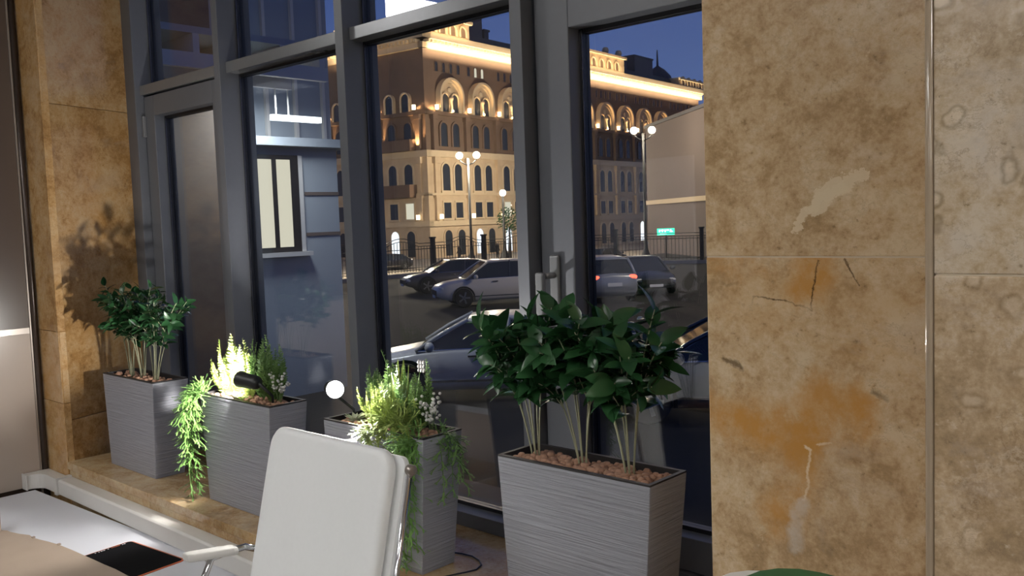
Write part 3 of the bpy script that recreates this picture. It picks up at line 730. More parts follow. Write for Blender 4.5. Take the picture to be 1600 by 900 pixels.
B(cp.x - .10, cp.x - .02, cp.y - .14, cp.y - .02, .1005, .102).build('flap', M['kraft'], bx_)

# ------------------------------------------------------------------ white office chair
ch = tag(empty('office_chair', (-1.815 * H, 1.0 * H, 0)), 'white padded office chair with chrome side rails in front of the sill', 'chair')
Ox, Oy = -1.815 * H, 1.0 * H
ztop, ytop = EYE - .515 * H, 1.30 * H
lean = Vector((0, .09 * H, .37 * H)).normalized(); nrm = Vector((0, -lean.z, lean.y))
Btop = Vector((0, ytop - Oy, ztop)); Lb = .62
CW = .485 * H
def back_pt(u, s, n):      # u across, s down from the top, n toward the sitter
    return Btop + Vector((u, 0, 0)) - lean * s + nrm * n
def rounded(wd_, s0, s1, r_, n=6):
    pts = []
    for cx, cs, a0 in ((wd_ / 2 - r_, s0 + r_, 0), (-(wd_ / 2 - r_), s0 + r_, 90), (-(wd_ / 2 - r_), s1 - r_, 180), (wd_ / 2 - r_, s1 - r_, 270)):
        for k in range(n + 1):
            a = R(a0 + 90 * k / n); pts.append((cx + r_ * math.cos(a), cs - r_ * math.sin(a)))
    return pts
def slab3(pts_n): return [[back_pt(u + 0, s, n) for u, s in pts] for pts, n in pts_n]
pr_ = rounded(CW, 0, Lb, .045)
sh = lambda d: rounded(CW - 2 * d, d, Lb - d, .045 - d * .5)
MB().loft(slab3([(sh(.012), -.002), (sh(.001), .004), (pr_, .012), (sh(.001), .019), (sh(.006), .0245), (sh(.016), .027)])).build('back_pad', M['chair'], ch, smooth=True)
MB().loft(slab3([(rounded(CW + .030, .010, Lb, .02), -.016), (rounded(CW + .032, .010, Lb, .02), -.010), (rounded(CW + .030, .010, Lb, .02), -.004)])).build('back_sheet', M['chair'], ch)
for s in (-1, 1):
    u = s * (CW / 2 + .021)
    MB().tube([back_pt(u, .045, -.014), back_pt(u, Lb * .5, -.015), back_pt(u, Lb + .02, -.01), Vector((u, -.02, .60)), Vector((u, -.40, .60))], .0065, 10).build('side_rail', M['chrome'], ch, smooth=True)
    mb = MB(); mb.M = Matrix.Translation(back_pt(u, .034, -.016)) @ Matrix.Rotation(R(90), 4, 'Y'); mb.lathe([(.001, -.008), (.010, -.008), (.0115, -.006), (.0115, .006), (.010, .008), (.001, .008)], n=18)
    mb.build('end_cap', M['alu'], ch, smooth=True)
    a0 = Vector((s * (CW / 2 + .045), 1.215 * H - Oy, EYE - .832 * H)); a1 = Vector((s * (CW / 2 + .075), 1.055 * H - Oy, EYE - .82 * H))
    am = MB(); d_ = (a1 - a0)
    am.loft([[a0 + d_ * t + Vector((x, 0, z)) for x, z in ((-.018 * q_, -.009), (.018 * q_, -.009), (.022 * q_, .0), (.016 * q_, .009), (-.016 * q_, .009), (-.022 * q_, 0))] for t, q_ in ((.22, .8), (.3, 1), (.6, 1.05), (.92, 1), (1.0, .7))])
    ar = am.build('arm_pad', M['white_plastic'], ch, smooth=False, bevel=.003)
    MB().tube([back_pt(s * (CW / 2 + .033), .30, -.02), a0 + Vector((0, -.01, .004)), a0 + d_ * .3 + Vector((0, 0, -.002)), a0 + d_ * .6 + Vector((0, 0, -.012)), a0 + d_ * .75 + Vector((0, 0, -.06)), Vector((s * (CW / 2 + .033), -.12, .60))], .008, 10).build('arm_tube', M['chrome'], ch, smooth=True)
B(-CW / 2, CW / 2, -.42, .02, .595, .645).build('seat', M['chair'], ch, bevel=.02, seg=3)
MB().tube([(0, -.2, .6), (0, -.2, .1)], .025, 14).build('gas_column', M['chrome'], ch, smooth=True)
for k in range(5):
    a = 2 * math.pi * k / 5; c_, s_ = math.cos(a), math.sin(a)
    MB().tube([(0, -.2, .11), (.28 * c_, -.2 + .28 * s_, .075)], [.022, .013], 8).build('base_spoke', M['chrome'], ch, smooth=True)
    MB().ball((.28 * c_, -.2 + .28 * s_, .031), .03, 12, 8, (1, 1, 1)).build('castor', M['black'], ch, smooth=True)

# ------------------------------------------------------------------ green and white shell chair at the lower right
gc = tag(empty('shell_chair', (-.40, .98, 0)), 'white shell chair with a green seat pad, only its corner in view', 'chair')
t1 = on_y(1155, 884, .80); t1.x += .40; t1.y -= .98
def shell_ring(zz, gx, gy, wx, wy, r_=.05):
    pts = []
    for sx_, sy_, a0 in ((1, 1, 0), (-1, 1, 90), (-1, -1, 180), (1, -1, 270)):
        for k in range(5):
            a = R(a0 + 90 * k / 4); pts.append((gx + sx_ * (wx - r_) + r_ * math.cos(a), gy + sy_ * (wy - r_) + r_ * math.sin(a), zz))
    return pts
zt = t1.z - .008; gx = t1.x + .20; gy = t1.y - .13
MB().loft([shell_ring(zt - .10, gx, gy, .17, .12), shell_ring(zt - .03, gx, gy, .205, .15), shell_ring(zt, gx, gy, .212, .157), shell_ring(zt, gx, gy, .202, .147), shell_ring(zt - .02, gx, gy, .198, .143)]).build('shell', M['white_plastic'], gc, smooth=False)
MB().loft([shell_ring(zt - .019, gx, gy, .196, .141), shell_ring(zt + .004, gx + .01, gy, .192, .139), shell_ring(zt + .022, gx + .015, gy, .18, .13), shell_ring(zt + .03, gx + .02, gy, .15, .10)]).build('seat_pad', M['green'], gc)
for sx_ in (-1, 1):
    for sy_ in (-1, 1):
        MB().tube([(gx + sx_ * .12, gy + sy_ * .08, zt - .1), (gx + sx_ * .19, gy + sy_ * .15, 0)], [.014, .009], 8).build('leg', M['chrome'], gc, smooth=True)

# ================================================================== outside: car park, street, palace at dusk
ZL = EYE - 3.05            # car park level
ZS = EYE - 3.9             # street level
def asphalt(name, c, sc=3):
    k = NT(name); v = k.coord(); nz = k.noise(v, sc, 6, .6); k.col(k.mix(nz, tuple(x * .7 for x in c), tuple(x * 1.3 for x in c))); k.rough(.9); k.b.inputs['Specular IOR Level'].default_value = .15; k.bump(k.noise(v, 60, 2), .3, .01); return k.m
M['asphalt'] = asphalt('asphalt_dark', (.034, .031, .028)); M['paving'] = asphalt('paving_grey', (.2, .18, .16), 2)
M['kerb'] = plain('kerb_stone', (.3, .28, .26), .8)
def brickish(name, c, c2, sc):
    k = NT(name); br = k.n('ShaderNodeTexBrick', {'Vector': k.coord(scale=(1, 1, 1)), 'Scale': sc}); br.inputs['Color1'].default_value = (*c, 1); br.inputs['Color2'].default_value = (*c2, 1)
    br.inputs['Mortar'].default_value = (*tuple(x * .7 for x in c), 1)
    nz = k.noise(k.coord(), .8, 5, .6); k.col(k.mix(nz, tuple(x * .75 for x in c), tuple(x * 1.2 for x in c2))); k.rough(.85); return k.m
M['brick'] = brickish('brick_brown', (.13, .085, .058), (.17, .11, .075), 3)
M['ashlar'] = brickish('ashlar_beige', (.46, .34, .21), (.54, .41, .27), 1)
M['cornice'] = plain('cornice_stone', (.55, .43, .28), .8, 0, .1, 2)
M['roof'] = plain('roof_metal', (.07, .065, .07), .5, 0, .2, 2)
M['pane_d'] = plain('dark_pane', (.03, .034, .04), .12, 0, .3, 2)
M['pane_l'] = glow('lit_pane', (1, .86, .66), 1.1)
M['pane_c'] = glow('lit_pane_cool', (.93, .96, 1), 1.5)
M['pane_w'] = glow('lit_pane_cream', (1, .93, .72), .85)
M['iron'] = plain('iron_black', (.012, .012, .013), .5)
M['globe'] = glow('lamp_globe', (1, .86, .66), 14)
M['led'] = glow('uplight_lens', (1, .78, .5), 4)
M['render_grey'] = plain('render_brown_grey', (.15, .115, .10), .9, 0, .08, 1)
M['wing'] = plain('wing_pale_grey', (.36, .40, .44), .8, 0, .04, 2)
M['tyre'] = plain('tyre', (.012, .012, .012), .8); M['rim'] = plain('wheel_rim', (.3, .3, .31), .3, .8)
M['carglass'] = plain('car_glass', (.02, .024, .028), .05, 0, .05, 2, .8)
M['tail_on'] = glow('tail_light_on', (1, .06, .03), 6); M['tail'] = plain('tail_light', (.25, .01, .01), .2)
M['head'] = plain('head_light', (.6, .6, .58), .1); M['head_on'] = glow('head_light_on', (1, .95, .85), 5)
M['sign'] = glow('green_sign', (.05, .9, .5), 2.0); M['signtext'] = glow('sign_letters', (.8, 1, .93), 4.0)
M['cloth'] = plain('dark_cloth', (.02, .02, .024), .8); M['skin'] = plain('skin', (.4, .26, .2), .6)
def paint(name, c, metal=.3):
    k = NT(name); nz = k.noise(k.coord(), 2, 3); k.col(k.mix(nz, tuple(x * .95 for x in c), tuple(min(1, x * 1.05) for x in c))); k.rough(.3); k.b.inputs['Metallic'].default_value = metal
    k.b.inputs['Coat Weight'].default_value = .35; k.b.inputs['Coat Roughness'].default_value = .05; return k.m

struct('ground', B(-260, 120, -40, 330, ZS - .5, ZS), asphalt('street_paving', (.30, .26, .21), 1.5), 'dark street beyond the railings', 'street')
struct('car_park', B(-40.4, 40, 2.35, 62, ZS + .001, ZL), M['asphalt'], 'dark car park outside the window', 'car park')
struct('wall_outside', B(-14, 12, 1.93, 2.3, ZL, SILL - .06), M['render_grey'], 'outer wall under the window', 'wall')

# ------------------------------------------------------------------ palace
CX, CY = -72.4, 65.3
pal = tag(empty('palace', (CX, CY, ZS), R(95.5)), 'ornate brown palace across the street with glowing cornice and arches', 'building')
LEN, DEP = 66.0, 26.0
B(0, LEN, 0, DEP, 11.0, 22.6).build('upper_wall', M['brick'], pal)
B(-.15, LEN + .15, -.15, DEP, 0, 11.0).build('lower_wall', M['ashlar'], pal)
def facade_box(name, x0, x1, d, z0, z1, mat, left=True):
    B(x0, x1, -d, .3, z0, z1).build(name, mat, pal)
    if left: B(-d, .3, -d, DEP, z0, z1).build(name, mat, pal)
facade_box('string_course', -.3, LEN + .2, .35, 3.55, 4.15, M['cornice'])
facade_box('string_course', -.3, LEN + .2, .30, 6.9, 7.15, M['cornice'])
facade_box('string_course', -.3, LEN + .2, .40, 11.0, 11.7, M['cornice'])
facade_box('ledge', -.3, LEN + .2, .35, 15.5, 15.9, M['brick'])
facade_box('cornice_band', -.45, LEN + .4, .45, 22.4, 23.0, M['cornice'])
facade_box('cornice_top', -1.0, LEN + .9, 1.0, 23.3, 23.9, M['cornice'])
cb_ = MB()
for k in range(110): cb_.box(.1 + k * .6, .4 + k * .6, -.85, -.1, 23.0, 23.3)
for k in range(40): cb_.box(-.85, -.1, .2 + k * .6, .5 + k * .6, 23.0, 23.3)
cb_.build('corbels', M['cornice'], pal)
for s0, s1, hh in ((-.6, 6.9, 2.0), (29.5, 40.8, 2.2), (57.6, 66.4, 1.2)):
    B(s0, s1, -.8, 3, 23.9, 23.9 + hh - .3).build('attic', M['cornice'], pal)
    B(s0 - .3, s1 + .3, -1.15, 3, 23.9 + hh - .3, 23.9 + hh).build('attic_cap', M['cornice'], pal)
B(-.8, 2, -.6, 12, 23.9, 25.6).build('attic', M['cornice'], pal); B(-1.15, 2, -1, 12.3, 25.6, 25.9).build('attic_cap', M['cornice'], pal)
balm = MB().lathe([(.05, 0), (.35, .1), (.5, .5), (.35, .9), (.05, 1.0)], n=10).mesh('finial', True); balm.materials.append(M['cornice'])
for s in (36.5, 40.0): child('finial', balm, pal, (s, -.4, 26.1))
MB().prism([(0, 23.9), (LEN, 23.9), (LEN - 2, 25.0), (2, 25.0)], .6, DEP, 'y').build('roof', M['roof'], pal)
for s, wd_, hh in ((9.6, 3.6, 4.2), (13.6, .8, 2.2), (45.0, 2.2, 2.6), (49.5, 5.6, 3.6)):
    B(s, s + wd_, 2.4, 4.6, 24.4, 24.2 + hh).build('chimney', M['roof'], pal); B(s - .15, s + wd_ + .15, 2.3, 4.7, 24.2 + hh, 24.45 + hh).build('chimney_cap', M['roof'], pal)
mb = MB(); mb.lathe([(2.6, 23.0), (2.6, 25.3), (2.2, 26.6), (1.2, 27.7), (.2, 28.4), (.08, 31)], (63.5, 6, 0), 14); mb.build('turret', M['roof'], pal)

def arch_pts(r_, z0, zs, n=10):
    return [(-r_, z0)] + [(-r_ * math.cos(math.pi * k / n), zs + r_ * math.sin(math.pi * k / n)) for k in range(n + 1)] + [(r_, z0)]
def arch_ring(ri, ro, z0, zs, y0, y1, n=10):
    mb = MB(); a = arch_pts(ri, z0, zs, n); b = arch_pts(ro, z0, zs, n)
    for i in range(len(a) - 1):
        mb.prism([a[i], a[i + 1], b[i + 1], b[i]], y0, y1, 'y')
    return mb
def shared(mb, name, mat, smooth=False):
    me = mb.mesh(name, smooth); me.materials.append(mat); return me
W_ARCH = shared(arch_ring(.62, .85, 7.4, 9.7, -.24, -.1).box(-.95, .95, -.35, -.1, 7.15, 7.4), 'arched_surround', M['cornice'])
P_ARCH = shared(MB().prism(arch_pts(.62, 7.4, 9.7), -.17, -.1, 'y'), 'arched_pane', M['pane_d'])
W_RECT = shared(MB().box(-.75, .75, -.24, -.1, 6.1, 6.3).box(-.85, .85, -.34, -.1, 4.2, 4.4).box(-.75, -.6, -.24, -.1, 4.4, 6.1).box(.6, .75, -.24, -.1, 4.4, 6.1), 'rect_surround', M['cornice'])
P_RECT = shared(B(-.6, .6, -.18, -.1, 4.4, 6.1), 'rect_pane', M['pane_d'])
P_RECTL = shared(B(-.6, .6, -.18, -.1, 4.4, 6.1), 'rect_pane_lit', M['pane_w'])
W_TALL = shared(arch_ring(.55, .75, 12.2, 14.2, -.16, .02), 'tall_surround', M['brick'])
P_TALL = shared(MB().prism(arch_pts(.55, 12.2, 14.2), -.08, .02, 'y'), 'tall_pane', M['pane_d'])
W_BIG = shared(arch_ring(1.75, 2.0, 15.9, 17.6, -.7, .05, 14), 'big_arch', M['cornice'])
W_BIG2 = shared(arch_ring(1.45, 1.75, 15.9, 17.6, -.4, .05, 14), 'big_arch_inner', M['cornice'])
W_TYM = shared(MB().prism(arch_pts(1.45, 17.6, 17.6, 14), -.2, .05, 'y'), 'tympanum', M['ashlar'])
W_SMALL = shared(arch_ring(.55, .72, 15.9, 17.3, -.4, .05, 8), 'twin_arch', M['cornice'])
P_SMALL = shared(MB().prism(arch_pts(.55, 15.9, 17.3, 8), -.26, .05, 'y'), 'twin_pane', M['pane_d'])
W_ROUND = shared(MB().ball((0, -.28, 18.3), .34, 10, 6, (1, .4, 1)), 'medallion', M['cornice'], True)
W_COL = shared(MB().lathe([(.3, 15.9), (.3, 16.1), (.2, 16.2), (.18, 17.1), (.3, 17.3), (.3, 17.5)], (0, -.42, 0), 10), 'column', M['cornice'], True)
W_ATT = shared(arch_ring(.22, .3, 20.2, 21.0, -.1, .02, 6), 'attic_surround', M['brick'])
P_ATT = shared(MB().prism(arch_pts(.22, 20.2, 21.0, 6), -.06, .02, 'y'), 'attic_pane', M['pane_d']); P_ATTL = shared(MB().prism(arch_pts(.22, 20.2, 21.0, 6), -.06, .02, 'y'), 'attic_pane_lit', M['pane_w'])
W_NICHE = shared(arch_ring(.42, .62, 24.1, 24.75, -1.0, -.75, 8), 'niche', M['cornice'])
P_NICHE = shared(MB().prism(arch_pts(.42, 24.1, 24.75, 8), -.86, -.75, 'y'), 'niche_back', M['brick'])
W_PIL = shared(MB().box(-.3, .3, -.45, -.1, 4.2, 6.6).box(-.42, .42, -.55, -.1, 6.6, 6.9).box(-.26, .26, -.4, -.1, 7.15, 10.3).box(-.45, .45, -.6, -.1, 10.3, 11.0), 'pilaster', M['ashlar'])
W_PIL2 = shared(MB().box(-.28, .28, -.4, .02, 11.7, 15.0).box(-.4, .4, -.5, .02, 15.0, 15.5), 'pilaster_upper', M['brick'])
W_GRD = shared(arch_ring(.6, .8, .3, 2.5, -.24, -.12, 8), 'ground_surround', M['ashlar'])
P_GRD = {k_: shared(MB().prism(arch_pts(.6, .3, 2.5, 8), -.2, -.12, 'y'), 'ground_pane_' + k_, m_) for k_, m_ in (('dark', M['pane_d']), ('lit', M['pane_c']))}
W_BAL = shared(MB().box(-2.3, 2.3, -1.3, -.1, 6.75, 7.1).box(-2.3, 2.3, -1.3, -1.15, 7.1, 8.1).box(-2.3, -2.15, -1.2, -.1, 7.1, 8.1).box(2.15, 2.3, -1.2, -.1, 7.1, 8.1), 'balcony', M['brick'])
def el(name, me, s, side=0):
    if side == 0: return child(name, me, pal, (s, 0, 0))
    return child(name, me, pal, (0, s, 0), (0, 0, R(-90)))
def win_el(name, sur, pan, s, side=0):
    o = el(name, sur, s, side); child('pane', pan, o); return o
WARM = (1, .60, .27)
def up(s, z, out, power, side=0, sz=95, lean_=.25):
    p = (s, -out, z) if side == 0 else (-out, s, z); d = (0, lean_, 1) if side == 0 else (lean_, 0, 1)
    lamp('uplight', 'SPOT', p, power, WARM, pal, d, spot_size=R(sz), spot_blend=.6, shadow_soft_size=.15)
LENS = shared(MB().box(-.15, .15, -.15, .15, -.12, .4), 'uplight_box', M['led'])
def fixture(s, z, out, side=0):
    child('uplight_fixture', LENS, pal, (s, -out, z - .06) if side == 0 else (-out, s, z - .06))
BAYS = [3.8 + 5.4 * k for k in range(12)]
for k, s in enumerate(BAYS):
    for a in (-1.0, 1.0):
        win_el('arched_window', W_ARCH, P_ARCH, s + a)
        win_el('flat_window', W_RECT, P_RECTL if (k, a) in ((2, -1.0), (5, 1.0)) else P_RECT, s + a)
        win_el('tall_window', W_TALL, P_TALL, s + a)
        win_el('twin_window', W_SMALL, P_SMALL, s + a * .78)
    el('big_arch', W_BIG, s); el('inner_arch', W_BIG2, s); el('tympanum', W_TYM, s); el('medallion', W_ROUND, s); el('column', W_COL, s)
    for j in range(4):
        if k % 2 == 0 or j < 3: win_el('attic_window', W_ATT, P_ATTL if (k == 1 and j > 0) else P_ATT, s - 1.8 + j * 1.2)
    win_el('ground_window', W_GRD, P_GRD['lit' if k in (1, 2, 4, 8) else 'dark'], s - 1.0); win_el('ground_window', W_GRD, P_GRD['lit' if k in (2,) else 'dark'], s + 1.2)
    up(s, 15.95, .75, 1000, 0, 130, .7)
for s in (.6, 2.3, 4.0, 5.7, 30.6, 32.6, 34.6, 36.6, 38.6, 58.8, 60.8, 62.8, 64.8):
    child('back', P_NICHE, el('niche', W_NICHE, s))
for s in (1.2, 3.0, 4.8, 6.6, 8.4, 10.2): child('back', P_NICHE, el('niche', W_NICHE, s, 1))
for k in range(13):
    s = 1.1 + 5.4 * k
    el('pilaster', W_PIL, s); el('upper_pilaster', W_PIL2, s)
    up(s, 15.95, .75, 1300, 0, 120, .6); fixture(s, 16.15, .75)
    if k < 4: up(s, 4.4, .9, 3500 if k < 2 else 1500, 0, 60, .3); fixture(s, 4.5, .8)
for s, n_ in ((2.6, 0), (5.0, 0), (11.0, 1), (13.4, 1)):
    for a in (s - .9, s + .9) if False else (s,):
        win_el('arched_window', W_ARCH, P_ARCH, a, 1); win_el('flat_window', W_RECT, P_RECTL if a == 2.6 else P_RECT, a, 1); win_el('tall_window', W_TALL, P_TALL, a, 1)
        win_el('ground_window', W_GRD, P_GRD['lit' if a == 5.0 else 'dark'], a, 1); win_el('twin_window', W_SMALL, P_SMALL, a, 1)
el('balcony', W_BAL, 3.8, 1); el('balcony', shared(B(-2.5, 2.5, -1.2, -.1, 11.7, 12.9), 'balcony_upper', M['brick']), 3.8, 1)
for s in (.9, 6.9, 9.4, 15.0):
    el('pilaster', W_PIL, s, 1); el('upper_pilaster', W_PIL2, s, 1)
    up(s, 4.4, .9, 3500, 1, 60, .3); fixture(s, 4.5, .8, 1); up(s, 16.0, .75, 2000, 1, 100, .6); fixture(s, 16.15, .75, 1); up(s, 12.0, .8, 2200, 1, 60, .4)
# linear light under the cornice
for a, b in ((0, 22), (22, 44), (44, 66)):
    l = lamp('cornice_light', 'AREA', ((a + b) / 2, -1.25, 21.9), 2200, (1, .76, .48), pal, (0, .45, 1), shape='RECTANGLE', size=b - a, size_y=.15)
l = lamp('cornice_light', 'AREA', (-1.25, 12, 21.9), 2200, (1, .76, .48), pal, (.45, 0, 1), shape='RECTANGLE', size=.15, size_y=24); 
l = lamp('attic_light', 'AREA', (3.2, -2.0, 23.95), 300, (1, .68, .36), pal, (0, .5, 1), shape='RECTANGLE', size=7, size_y=.15)
l = lamp('attic_light', 'AREA', (35, -2.0, 23.95), 420, (1, .68, .36), pal, (0, .5, 1), shape='RECTANGLE', size=11, size_y=.15)
struct('pavement', B(-73.2, -60, 40, 150, ZS + .001, ZS + .12), M['paving'], 'pale pavement in front of the palace', 'pavement')

# ------------------------------------------------------------------ plain building at the right
rb = tag(empty('side_building', (0, 0, 0)), 'plain brown grey building beyond the railings at the right of the right pane', 'building')
def at(px, d, z):          # a ground position by viewing direction and distance
    v = ray(px, 345); v = Vector((v.x, v.y, 0)).normalized(); p = v * d; p.z = z; return p
a = at(1012, 78, ZS); b = at(1165, 58, ZS); nrm_ = Vector((b.y - a.y, a.x - b.x, 0)).normalized()
dv = (b - a).normalized(); back = Vector((-dv.y, dv.x, 0)); back = back if back.y > 0 else -back
z_top = EYE + 7.3
MB().prism([(p.x, p.y) for p in (a, b, b + back * 14, a + back * 14)], ZS, z_top, 'z').build('wall', M['render_grey'], rb)
MB().prism([(p.x, p.y) for p in (a - back * .15 - dv * .1, b - back * .15, b + back * 14, a + back * 14 - dv * .1)], z_top, z_top + .25, 'z').build('coping', M['roof'], rb)
MB().prism([(p.x, p.y) for p in (a - back * .12, b - back * .12, b, a)], EYE + .9, EYE + 1.25, 'z').build('band', M['cornice'], rb)

sg = tag(empty('shop_sign', at(1040, 66, EYE - 1.2)), 'green lit shop sign above the railings at the right', 'sign'); sg.rotation_euler[2] = YAW
B(-.62, .62, -.06, .06, -.24, .24).build('sign_box', M['sign'], sg)
for k, (x0, x1, zz0, zz1) in enumerate(((-.5, -.42, -.02, .16), (-.36, -.16, .08, .16), (-.30, -.22, -.02, .08), (-.10, -.02, -.02, .16), (.04, .22, .08, .16), (.28, .48, -.02, .05), (.30, .38, .05, .16), (-.45, .05, -.16, -.10))):
    B(x0, x1, -.08, -.061, zz0, zz1).build('letter_stroke', M['signtext'], sg)
B(-.05, .05, -.05, .05, ZS - EYE + 1.2, -.24).build('sign_post', M['iron'], sg)

# ------------------------------------------------------------------ wing with lit window at the left, canopy
wg = tag(empty('wing_building'), 'pale grey neighbouring wing with a lit window seen through the second bay', 'building')
XW = -14.0
B(XW - 5, XW, 7.75, 10.35, ZL, EYE + 1.45).build('wall', M['wing'], wg)
B(XW - 5, XW + .3, 2.4, 7.74, ZL, EYE + 7).build('brown_reflection_wall', plain('reflection_brown', (.15, .125, .105), .9, 0, .1, 1), wg)  # added wall; its brown stands in for stone mirrored in the first bay
B(XW - 5.1, XW + .25, 7.75, 10.6, EYE + 1.45, EYE + 1.6).build('coping', M['wing'], wg)
B(XW - 5, XW - .6, 7.75, 10.7, EYE + 1.6, EYE + 4.6).build('pale_reflection_wall', M['wing'], wg)  # added storey; pale grey stands in for the reflection in the second bay
for k in range(5): B(XW - .6, XW - .52, 8.0 + k * .62, 8.06 + k * .62, EYE + 1.6, EYE + 4.6).build('rib', M['white_plastic'], wg)
wf = B(XW - .02, XW + .06, 8.05, 9.45, EYE - .42, EYE + 1.30).build('window', M['iron'], wg)
for y0, y1 in ((8.12, 8.55), (8.62, 8.90), (9.0, 9.28)):
    B(XW + .055, XW + .065, y0, y1, EYE - .33, EYE + 1.22).build('pane', M['pane_w'], wf)
B(XW, XW + .16, 8.0, 9.62, EYE - .50, EYE - .425).build('window_sill', M['white_plastic'], wg)
B(XW + .001, XW + .05, 9.46, 9.55, EYE - .42, EYE + 1.30).build('reveal', M['white_plastic'], wg)
for zz in (.62, -.12): B(XW + .001, XW + .02, 9.6, 10.35, EYE + zz - .03, EYE + zz + .03).build('band', M['render_grey'], wg)
cn = tag(empty('canopy'), 'white beamed entrance canopy on the neighbouring wing with a strip light', 'canopy')
B(XW + .32, XW + 1.5, 5.2, 9.15, EYE + 2.9, EYE + 3.0).build('roof_sheet', M['wing'], cn)
for k in range(6):
    B(XW + .32, XW + 1.5, 5.3 + k * .74, 5.4 + k * .74, EYE + 2.62, EYE + 2.9).build('beam', M['white_plastic'], cn)
for x in (.33, 1.4): B(XW + x, XW + x + .1, 5.2, 9.15, EYE + 2.4, EYE + 2.62).build('bearer', M['white_plastic'], cn)
for y in (5.3,): B(XW + 1.38, XW + 1.5, y - .07, y + .07, ZL, EYE + 2.4).build('post', M['white_plastic'], cn)
M['strip'] = glow('strip_light', (.93, .97, 1), 3.0)
B(XW + .33, XW + .43, 8.75, 9.75, EYE + 1.86, EYE + 1.96).build('strip_light', M['strip'], cn)
for y in (8.85, 9.1): B(XW + .37, XW + .39, y - .01, y + .01, EYE + 1.96, EYE + 2.41).build('hanger', M['white_plastic'], cn)
lamp('canopy_light', 'AREA', (XW + 1.0, 8.4, EYE + 2.3), 120, (.93, .97, 1), cn, (0, 0, -1), shape='RECTANGLE', size=1.2, size_y=.8)

# ------------------------------------------------------------------ railings
PICK = shared(B(-.012, .012, -.012, .012, .25, 1.72), 'picket', M['iron'])
POST = shared(B(-.11, .11, -.11, .11, 0, 2.15).box(-.15, .15, -.15, .15, 2.15, 2.25), 'post', M['iron'])
def railing(a, b, label, wave=.32, per=5.0, ph=0.0, step=.23):
    a, b = Vector(a), Vector(b); L = (b - a).length; ang = math.atan2(b.y - a.y, b.x - a.x)
    t = tag(empty('railing', (a.x, a.y, ZL), ang), label, 'railing', 'iron railings of the car park')
    B(0, L, -.15, .15, 0, .22).build('plinth', M['kerb'], t)
    for z_ in (.35, 1.55): B(0, L, -.02, .02, z_, z_ + .04).build('rail', M['iron'], t)
    for o_ in (1.72, 1.9):
        MB().tube([(L * i / 48, 0, o_ + wave * max(0, math.sin((L * i / 48) / per * 2 * math.pi + ph)) ** 1.0) for i in range(49)], .022, 6).build('wavy_rail', M['iron'], t)
    for i in range(int(L / step)):
        o = child('picket', PICK, t, (i * step, 0, 0)); o.scale[2] = 1 + .16 * wave / .32 * max(0, math.sin(i * step / per * 2 * math.pi + ph))
    n = max(1, round(L / (per * 1.0)))
    for i in range(n + 1): child('post', POST, t, (L * i / n, 0, 0))
    return t
railing((-39.9, 27.5, 0), (-40.1, 45.0, 0), 'wavy topped black iron railing seen through the third bay')
railing((-39.8, 45.3, 0), (-24.0, 50.5, 0), 'straight black iron railing seen through the right pane', 0.0, 5.5)

# ------------------------------------------------------------------ street lamps, tree
def street_lamp(p, hgt, label, arm=.95, ang=YAW, power=4200, n=2):
    t = tag(empty('street_lamp', p, ang), label, 'street lamp', 'lit globe street lamps')
    MB().lathe([(.42, 0), (.42, .9), (.3, 1.2), (.16, 1.6), (.1, 2.2), (.08, hgt)], n=12).build('pole', M['iron'], t, smooth=True)
    for s in ((-1, 1) if n == 2 else (0,)):
        MB().tube([(0, 0, hgt - .5), (s * arm * .6, 0, hgt - .35), (s * arm, 0, hgt - .1)], .045, 8).build('arm', M['iron'], t, smooth=True)
        g = MB().ball((s * arm, 0, hgt + .2), .26, 14, 8).build('globe', M['globe'], t, smooth=True)
        lamp('globe_light', 'POINT', (s * arm, 0, hgt + .2), power, (1, .84, .62), t, shadow_soft_size=.4)
    return t
street_lamp(at(735, 66, ZS), 3.9 + 4.6, 'twin globe street lamp in front of the palace corner', .62)
street_lamp(at(1008, 64, ZS), 3.9 + 5.7, 'taller twin globe street lamp by the plain building', .62, YAW, 900)
street_lamp(at(787, 72, ZS), 3.9 + 2.0, 'small single globe lamp beside the dark tree', 0, YAW, 300, 1)
street_lamp(at(560, 70, ZS), 3.9 + 4.6, 'unseen twin globe street lamp added behind the third mullion to light the palace', .62, YAW, 8000)  # added out of sight to light the lower palace floors
street_lamp(at(860, 92, ZS), 3.9 + 4.6, 'unseen twin globe street lamp added behind the broad mullion to light the palace front', .62, YAW, 8000)  # second unseen lamp added to warm the palace front
street_lamp(at(1260, 30, ZL), 6.5, 'unseen lamp added behind the right stone pilaster to light the car park', .62, YAW, 1500)  # added out of view to light the car park from the right
tr = tag(empty('street_tree', at(795, 76, ZS)), 'small dark tree beside the globe lamp', 'tree')
MB().tube([(0, 0, 0), (.05, 0, 2.2), (0, 0, 3.4)], [.16, .1, .05], 8).build('trunk', M['iron'], tr, smooth=True)
g2 = random.Random(5); mb = MB()
for k in range(420):
    d = Vector((g2.gauss(0, 1), g2.gauss(0, 1), g2.gauss(0, 1))).normalized() * g2.uniform(.4, 1) ** .5
    p = Vector((d.x * .95, d.y * .95, 4.0 + d.z * 1.15)); n_ = Vector((g2.uniform(-1, 1), g2.uniform(-1, 1), g2.uniform(-1, 1))).normalized(); m_ = n_.orthogonal().normalized(); q_ = n_.cross(m_)
    mb.add([p, p + m_ * .12 + q_ * .06, p + m_ * .24, p + m_ * .12 - q_ * .06], [(0, 1, 2, 3)])
o = mb.build('foliage', M['leaf'], tr); o['kind'] = 'stuff'

